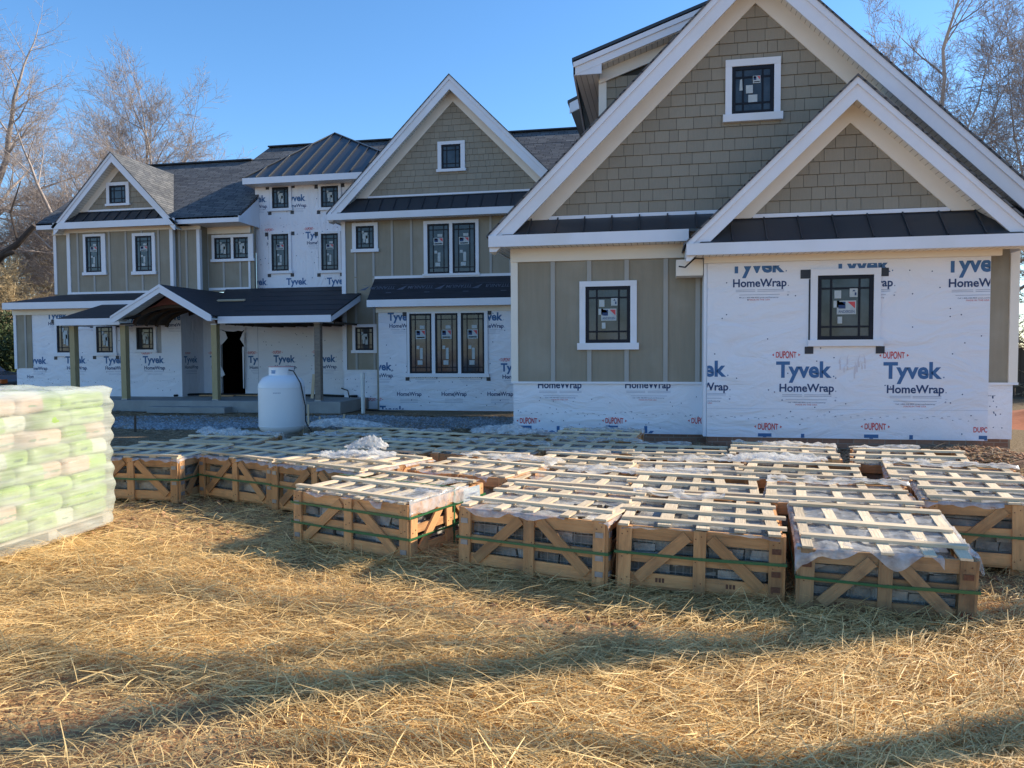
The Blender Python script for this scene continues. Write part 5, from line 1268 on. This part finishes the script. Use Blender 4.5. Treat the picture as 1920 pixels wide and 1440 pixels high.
# ================================================================== GAS TANK
rng = random.Random(9)
tx, ty = G(529, 812, -.03); tz = float(gz(tx, ty))
tx, ty = -7.44, 14.1
tk = empty('gas_tank', (tx, ty, float(gz(tx, ty)))); tag(tk, 'upright white propane tank with collar standing before the porch', 'gas tank')
Rr = .455; prof = [(.0, .09), (.2, .09), (.34, .12), (.42, .18), (Rr-.004, .24), (Rr, .27), (Rr, .45), (Rr, .65), (Rr, .85), (Rr, 1.0), (Rr-.002, 1.03), (Rr-.012, 1.10), (.40, 1.17), (.33, 1.23), (.22, 1.275), (.0, 1.29)]
MB().lathe(prof, 56).build('tank_body', M['tank'], tk, smooth=True)
MB().lathe([(.29, .0), (.30, .0), (.30, .14), (.285, .14)], 40).build('foot_ring', mat('tank_foot', (.2, .17, .15), (.4, .38, .36), 8, .7), tk, smooth=False)
lb = MB()
for (za, zb2, ta, tb2) in ((.86, .90, -1.45, -1.12),):
    for k in range(5): a0 = ta+(tb2-ta)*k/5; a1 = ta+(tb2-ta)*(k+.8)/5; r_k = Rr+.002; lb.add([(r_k*math.cos(a0), r_k*math.sin(a0), za+.06), (r_k*math.cos(a1), r_k*math.sin(a1), za+.06), (r_k*math.cos(a1), r_k*math.sin(a1), zb2+.035), (r_k*math.cos(a0), r_k*math.sin(a0), zb2+.035)], [(0, 1, 2, 3)])
lb.build('warning_strip', M['ink_grey'], tk)
for zq in (.26, 1.02): MB().lathe([(Rr-.002, zq-.012), (Rr+.004, zq-.004), (Rr+.004, zq+.004), (Rr-.002, zq+.012)], 56).build('weld_seam', M['tank'], tk, smooth=True)
cm = MB(); n = 44
for k in range(n):
    t = 2*math.pi*k/n; t2 = 2*math.pi*(k+1)/n; zt = 1.43; r0, r1 = .235, .245
    hole = (k % n) in (30, 31, 32)      # hand hole facing the camera
    for (z0, z1) in (((1.25, 1.30), (1.37, zt)) if hole else ((1.25, zt),)):
        p = [(r*math.cos(a), r*math.sin(a), z) for z in (z0, z1) for a, r in ((t, r0), (t2, r0), (t2, r1), (t, r1))]
        cm.add(p, [(0, 3, 2, 1), (4, 5, 6, 7), (0, 1, 5, 4), (2, 3, 7, 6), (1, 2, 6, 5), (3, 0, 4, 7)])
cm.build('collar', M['tank'], tk)
cm = MB(); cm.lathe([(.232, 1.425), (.25, 1.425), (.25, 1.445), (.232, 1.445), (.232, 1.425)], 44); cm.build('collar_rim', mat('worn_rim', (.35, .10, .10), (.6, .5, .52), 9, .6), tk)
cm = MB(); cm.tube([(0, 0, 1.28), (0, 0, 1.40)], .035, 12).tube([(0, 0, 1.36), (.1, -.02, 1.36)], .02, 8).tube([(.07, 0, 1.28), (.07, 0, 1.36)], .03, 10); cm.build('valve', M['clip'], tk)
for sx in (-1, 1): MB().tube([(sx*(.36+.05*math.cos(a)), -.05, 1.16+.05*math.sin(a)) for a in np.linspace(0, 6.28, 13)], .012, 6).build('lifting_lug', M['tank'], tk)
MB().box(.1, .28, -.4, -.25, .0, .04).box(-.3, -.1, -.42, -.2, 0, .03).build('support_block', M['pvc'], tk)
hs = MB().tube([(tx+.2, ty-.1, 1.27), (tx+.36, ty-.2, 1.25), (tx+.46, ty-.1, 1.0), (tx+.5, ty, .55), (tx+.55, ty-.1, .25), (tx+.8, ty-.3, .02), (tx+1.1, ty-.2, -.02)], .012, 6).build('gas_hose', M['black']); tag(hs, 'thin black hose running down from the tank collar to the ground', 'hose')

# ================================================================== SMALL THINGS
def stake(px, y0, y1, Z, lab, w=.04, m='rawbeam', lean=0):
    x, y = G(px, y1, Z); dep = y; top = P(px, y0, y)[1]; z0 = float(gz(x, y))-.1
    b = MB(); b.board((x, y, z0), (x+lean, y, top), w, w*.6); b.add([], []); o = b.build('wooden_stake', M[m]); return tag(o, lab, 'stake', 'survey stakes driven in before the house')
stake(578.5, 758, 800, -.1, 'thin stake just right of the gas tank, partly behind its hose')
stake(600, 781, 803, -.1, 'short thin stake between the gas tank and the crates')
stake(642, 776, 806, -.1, 'leaning stake on the gravel right of the gas tank', lean=.05)
stake(568, 787, 815, -.06, 'pale stub stake at the lower right of the gas tank')
stake(254, 779, 812, -.1, 'dark stake on the sunlit gravel beside the pallet of bags', m='darkwood')
x, y = G(681, 775, -.12); b = MB().tube([(x, y, -.2), (x, y, 1.0)], .055, 16).tube([(x, y, .88), (x, y, 1.03)], .068, 16); o = b.build('vent_pipe', M['pvc'], smooth=False); tag(o, 'white plastic pipe standing upright by the lower wall', 'pipe')
x = P(585, 720, 21.6)[0]; b = MB().board((x, 21.6, .22), (x+.02, 21.7, P(585, 702, 21.6)[1]), .09, .04); o = b.build('leaning_board', M['rawbeam']); tag(o, 'short board standing on the porch left of the knotty post', 'board')
b = MB(); ptz = [(-15.3, 21.9, .26), (-14.9, 22.6, .27), (-14.2, 22.9, .25), (-13.2, 22.7, .26), (-12.3, 22.9, .25), (-11.4, 22.5, .25), (-10.6, 22.7, .26), (-9.8, 22.4, .25), (-9.2, 22.2, .26)]
b.tube(ptz, .035, 6); o = b.build('drain_hose', M['black'], smooth=True); tag(o, 'black hose lying along the back of the porch slab', 'hose')
b = MB(); b.tube([(P(640, 728, 22.2)[0], 22.2, PZ(640, 728, 22.2)), (P(652, 732, 22.2)[0], 22.2, PZ(652, 732, 22.2)), (P(657, 745, 22.2)[0], 22.1, PZ(657, 742, 22.2)), (P(662, 764, 22)[0], 21.9, -.05), (P(700, 765, 22)[0], 21.4, -.1), (P(760, 768, 21)[0], 20.9, -.12)], .018, 6); o = b.build('cable', M['black']); tag(o, 'thin cable looping off the lower wall beside the porch slab', 'cable')
b = MB(); b.box(-14.6, -13.4, 22.2, 22.35, .225, .27).box(-13.6, -12.4, 22.5, 22.6, .225, .26); o = b.build('timber_offcut', M['crate_old']); tag(o, 'timber offcuts lying on the porch by the doorway', 'timber')
# heap of dirt by the brick corner
n = 40; u = np.linspace(-1, 1, n); U, V_ = np.meshgrid(u, u); Zc = .26*np.exp(-(U**2+V_**2)*2.4)*(1+.35*sines(U*5, V_*5, 77, 4, 1.4))-.05
Vv = np.stack([5.2+U.ravel()*1.3, 11.1+V_.ravel()*.75, Zc.ravel()], -1); idx = np.arange(n*n).reshape(n, n); Q = np.stack([idx[:-1, :-1], idx[:-1, 1:], idx[1:, 1:], idx[1:, :-1]], -1).reshape(-1, 4)
o = npmesh('dirt_mound', Vv, Q, M['clod'], smooth=True); tag(o, kind='structure')
n = 30; u = np.linspace(-1, 1, n); U, V_ = np.meshgrid(u, u); Zc = .9*np.exp(-(U**2+V_**2)*2.2)*(1+.3*sines(U*5, V_*5, 78, 4, 1.4))-.1
Vv = np.stack([10.5+U.ravel()*3.5, 19+V_.ravel()*2.5, Zc.ravel()], -1); idx = np.arange(n*n).reshape(n, n); Q = np.stack([idx[:-1, :-1], idx[:-1, 1:], idx[1:, 1:], idx[1:, :-1]], -1).reshape(-1, 4)
o = npmesh('clay_mound', Vv, Q, mat('red_clay', (.42, .15, .07), (.30, .10, .05), 6, .95, .5, coord='Object'), smooth=True); tag(o, kind='structure')

# fences
def fence(name, p0, p1, h, lab):
    f = empty(name, (*p0, -.1)); d = Vector((p1[0]-p0[0], p1[1]-p0[1], 0)); L = d.length; d.normalize(); nrm = Vector((-d.y, d.x, 0)); mb = MB(); t = 0
    while t < L: a = d*t; mb.board(a+Vector((0, 0, .05)), a+Vector((0, 0, h+rng.uniform(-.03, .03))), .13, .02, nrm=nrm); t += .145
    mb.build('fence_boards', M['fence'], f); t = 0; rm = MB()
    for z in (.4, h-.3): rm.board(nrm*.04+Vector((0, 0, z)), d*L+nrm*.04+Vector((0, 0, z)), .09, .04, nrm=nrm)
    rm.build('fence_rail', M['fence'], f)
    while t < L: MB().board(d*t+nrm*.1, d*t+nrm*.1+Vector((0, 0, h+.05)), .1, .1, nrm=nrm).build('fence_post', M['fence'], f); t += 2.4
    return tag(f, lab, 'fence')
fence('board_fence', (-44, 31), (-24, 33), 1.9, 'dark board fence seen between the parked car and the house, far left')
fence('board_fence', (10, 30), (24, 27), 1.7, 'dark fence seen past the right corner of the house')

# car, only its nose shows at the left edge
car = empty('parked_car', (-25.55, 24.3, -.1)); tag(car, 'dark blue grey parked car with amber lamp, cut off at the left edge', 'car')
side = [(-2.2, .35), (-2.25, .75), (-2.1, 1.0), (-1.6, 1.08), (-1.1, 1.5), (.1, 1.55), (.85, 1.08), (1.9, .95), (2.15, .72), (2.18, .35)]
b = MB(); b.slab([(x, -.85, z) for x, z in side], (0, 1.7, 0)); b.build('body', M['carpaint'], car, bevel=.06)
b = MB(); b.slab([(-1.5, -.856, 1.1), (-1.05, -.856, 1.42), (.05, -.856, 1.46), (.65, -.856, 1.1)], (0, 1.712, 0)); b.build('side_glass', M['carglass'], car)
for x in (-1.4, 1.4):
    for y in (-.8, .8):
        wh = MB().tube([(x, y-.1, .32), (x, y+.1, .32)], .32, 20).build('wheel', M['black'], car); MB().tube([(x, y-.11, .32), (x, y+.11, .32)], .19, 14).build('rim', M['clip'], wh)
for y in (-.66, .66): MB().box(2.0, 2.19, y-.14, y+.14, .66, .80).build('headlight', M['orange'] if y < 0 else M['pvc'], car)
b = MB().box(2.1, 2.22, -.8, .8, .34, .5); b.build('bumper', M['black'], car)

# ================================================================== TREES
def tree_mesh(seed, height, nb, spread, levels, trunk_r, upright=.6, first=.3, stems=1, droop=0., twig=.010, dens=1., straight=False):
    r = random.Random(seed); T = MB(); C = MB()
    def grow(p, d, L, rad, lev, mb):
        ns = 5 if lev < 2 else 4 if lev < 4 else 3; pts = [p]; rads = [rad]; q = Vector(p); dd = Vector(d)
        end = rad*(.5 if lev == 0 else .35)
        for i in range(ns):
            wv = .11 if lev or not straight else .02; dd = (dd+Vector((r.gauss(0, wv), r.gauss(0, wv), r.gauss(0, .08)+(upright*.10 if lev else 0)-droop*.05*lev))).normalized()
            q = q+dd*(L/ns); pts.append(q.copy()); rads.append(max(rad+(end-rad)*(i+1)/ns, twig*.6))
        sides = 8 if lev == 0 else 6 if lev == 1 else 4 if lev == 2 else 3
        mb.tube(pts, rads, sides, 0, r.random(), cap=False)
        if lev >= levels: return
        n = int(round((nb[lev] if lev < len(nb) else nb[-1])*dens))
        for k in range(n):
            t = first+(1-first)*(k+r.random())/n if lev == 0 else .15+.85*(k+r.random())/n
            i = min(int(t*ns), ns-1); f = t*ns-i; pt = pts[i].lerp(pts[i+1], min(f, 1)); pr = rads[i]+(rads[i+1]-rads[i])*min(f, 1)
            base = (pts[i+1]-pts[i]).normalized(); az = r.uniform(0, 6.283); a = Vector((math.cos(az), math.sin(az), r.uniform(-.2, .3)))
            a = (a-base*a.dot(base)).normalized(); an = R(spread+r.uniform(-14, 14)); nd_ = (base*math.cos(an)+a*math.sin(an)).normalized()
            nl = L*r.uniform(.42, .72)*(1-.35*t if lev == 0 else 1-.3*t)
            grow(pt, nd_, nl, max(pr*r.uniform(.42, .62), twig), lev+1, C)
        if lev > 0: grow(pts[-1], dd, L*.5, end, lev+1, C)
        else: grow(pts[-1], (dd+Vector((r.gauss(0, .1), r.gauss(0, .1), .4))).normalized(), L*.45, end, 1, C)
    for s in range(stems):
        a = 6.283*s/stems+r.random(); tl = .0 if stems == 1 else .32
        grow(Vector((math.cos(a)*.2*(stems > 1), math.sin(a)*.2*(stems > 1), -.3)), Vector((math.cos(a)*tl, math.sin(a)*tl, 1)).normalized(), height*.55, trunk_r, 0, T)
    return T, C
def mktree(seed, lab, loc, mt, mc, group=None, rz=0, sc=1, name='bare_tree', **kw):
    T, C = tree_mesh(seed, **kw); e = empty(name, loc, rz); e.scale = (sc, sc, sc)
    T.build('trunk', M[mt], e, smooth=True); C.build('crown', M[mc], e, smooth=True)
    return tag(e, lab, 'tree', group)
oak = dict(height=26, nb=[10, 8, 7, 7, 3], spread=50, levels=5, trunk_r=.42, upright=.15, first=.22, twig=.0075)
tA = mktree(11, 'tall bare tree with pale limbs reaching in at the left edge', (-31.5, 27, -.1), 'palebark', 'twig', **oak)
tB = mktree(12, 'bare tree with spreading stems behind the left gable', (-29.5, 39, -.1), 'bark', 'twig', height=19, nb=[6, 6, 6, 7, 4], spread=40, levels=5, trunk_r=.2, upright=.25, first=.3, stems=4, twig=.0075)
tC = mktree(13, 'bare twin-stemmed tree behind the right end of the house', (12.6, 34, -.1), 'bark', 'twig', height=21, nb=[7, 7, 6, 7, 4], spread=40, levels=5, trunk_r=.15, upright=.25, first=.35, stems=2, twig=.0075)
scr = mktree(14, 'dry golden bare scrub tree in the thicket left of the house', (-41, 38, -.1), 'bark', 'goldtwig', name='scrub_tree', height=8.5, nb=[8, 6, 5, 4], spread=48, levels=5, trunk_r=.1, upright=.1, first=.1, stems=3, twig=.011)
bpy.context.view_layer.update(); index_kids()
def dup(o, lab, loc, rz, sc, group=None):
    c = copy_tree(o); c.location = loc; c.rotation_euler = (0, 0, rz); c.scale = (sc, sc, sc); return tag(c, lab, None, group)
dup(tB, 'bare tree standing left of the one behind the left gable', (-39, 44, -.1), 2.1, 1.0)
dup(tC, 'smaller bare tree at the right edge beside the twin-stemmed one', (17.5, 36, -.1), 1.3, .95)
dup(tA, 'large bare tree far behind at the left edge, above the thicket', (-44, 40, -.1), 2.6, .95)
for i, (x, y, rz, s) in enumerate([(-36, 35, 1, 1.05), (-33, 33, 2, .85), (-37.5, 42, 3, 1.2), (-31, 38, 4, .9), (-45, 45, 5, 1.3), (-28, 42, .5, .9), (-34, 46, 1.5, 1.1)]):
    dup(scr, 'dry golden bare scrub tree in the thicket left of the house', (x, y, -.1), rz, s, 'scrub trees in the thicket left of the house')
tag(scr, 'dry golden bare scrub tree in the thicket left of the house', None, 'scrub trees in the thicket left of the house')
dup(scr, 'low bare scrub tree seen past the right corner of the house', (14.6, 31, -.1), 1.2, 1.0)
# trees beyond the right edge: they throw the long shadows over the straw
tD = mktree(15, 'tall bare tree on the lot beyond the right edge, the nearer one', (9.4, 7.75, -.1), 'bark', 'twig', height=17, nb=[4, 2], spread=38, levels=2, trunk_r=.21, upright=.2, first=.6, twig=.01, straight=True)
bpy.context.view_layer.update(); index_kids()
dup(tD, 'tall bare tree on the lot beyond the right edge, the farther one', (12.2, 10.05, -.1), 2.0, 1.2)
# dark broken limb at the left edge
sn = MB(); pa = [(P(-75, 640, 26)[0], 26, -.1), (P(-60, 560, 26)[0], 26, 3.2), (P(-20, 505, 26)[0], 26, PZ(-20, 505, 26)), (P(5, 478, 26)[0], 26, PZ(5, 478, 26)), (P(30, 456, 26)[0], 26.1, PZ(30, 456, 26)), (P(57, 421, 26)[0], 26.2, PZ(57, 421, 26))]
sn.tube(pa, [.22, .2, .18, .15, .12, .10], 9, 0); sn.tube([pa[3], (pa[3][0]+.5, 26, pa[3][2]+.1), (pa[3][0]+.7, 25.9, pa[3][2]+.05)], [.12, .09, .05], 7); sn.tube([pa[4], (pa[4][0]-.2, 26, pa[4][2]+1.2), (pa[4][0]+.3, 26, pa[4][2]+2.4)], [.05, .04, .02], 5)
o = sn.build('tree_snag', mat('dark_bark', (.05, .04, .035), (.09, .07, .06), 4, .9, .5, coord='Object')); tag(o, 'dark broken leaning trunk at the left edge', 'dead tree')
# evergreen shrub
def bush(lab, loc, rx, rz_, n, seed, m='leaf', cat='shrub', name='evergreen_shrub'):
    r = np.random.RandomState(seed); e = empty(name, loc); p = r.normal(0, 1, (n, 3)); p /= np.linalg.norm(p, axis=1)[:, None]; rad = r.rand(n)**.4*(1+.3*sines(p[:, 0]*3, p[:, 2]*3+p[:, 1], seed, 2, 1.5)); p = p*rad[:, None]*np.array([rx, rx, rz_/2]); p[:, 2] += rz_/2
    a = r.normal(0, 1, (n, 3)); a /= np.linalg.norm(a, axis=1)[:, None]; b = np.cross(a, r.normal(0, 1, (n, 3))); b /= np.linalg.norm(b, axis=1)[:, None]; s = r.uniform(.03, .07, n)[:, None]
    V = np.stack([p-a*s*1.6, p+b*s*.6, p+a*s*1.6, p-b*s*.6], 1).reshape(-1, 3); Fq = (np.arange(n)*4)[:, None]+np.array([[0, 1, 2, 3]])
    f = npmesh('foliage', V, Fq, M[m], r.rand(n)); f.parent = e; MB().tube([(0, 0, -.1), (.05, 0, rz_*.6)], [.07, .03], 6).build('stem', M['bark'], e); return tag(e, lab, cat)
bush('dark glossy evergreen shrub before the fence, left of the house', (-27.6, 27.5, -.1), 1.7, 3.3, 16000, 5)
if 0: bush('dark evergreen tree seen past the right corner of the house', (13.6, 29, -.1), 1.2, 8, 9000, 6, cat='tree', name='evergreen_tree')
bpy.context.view_layer.update()
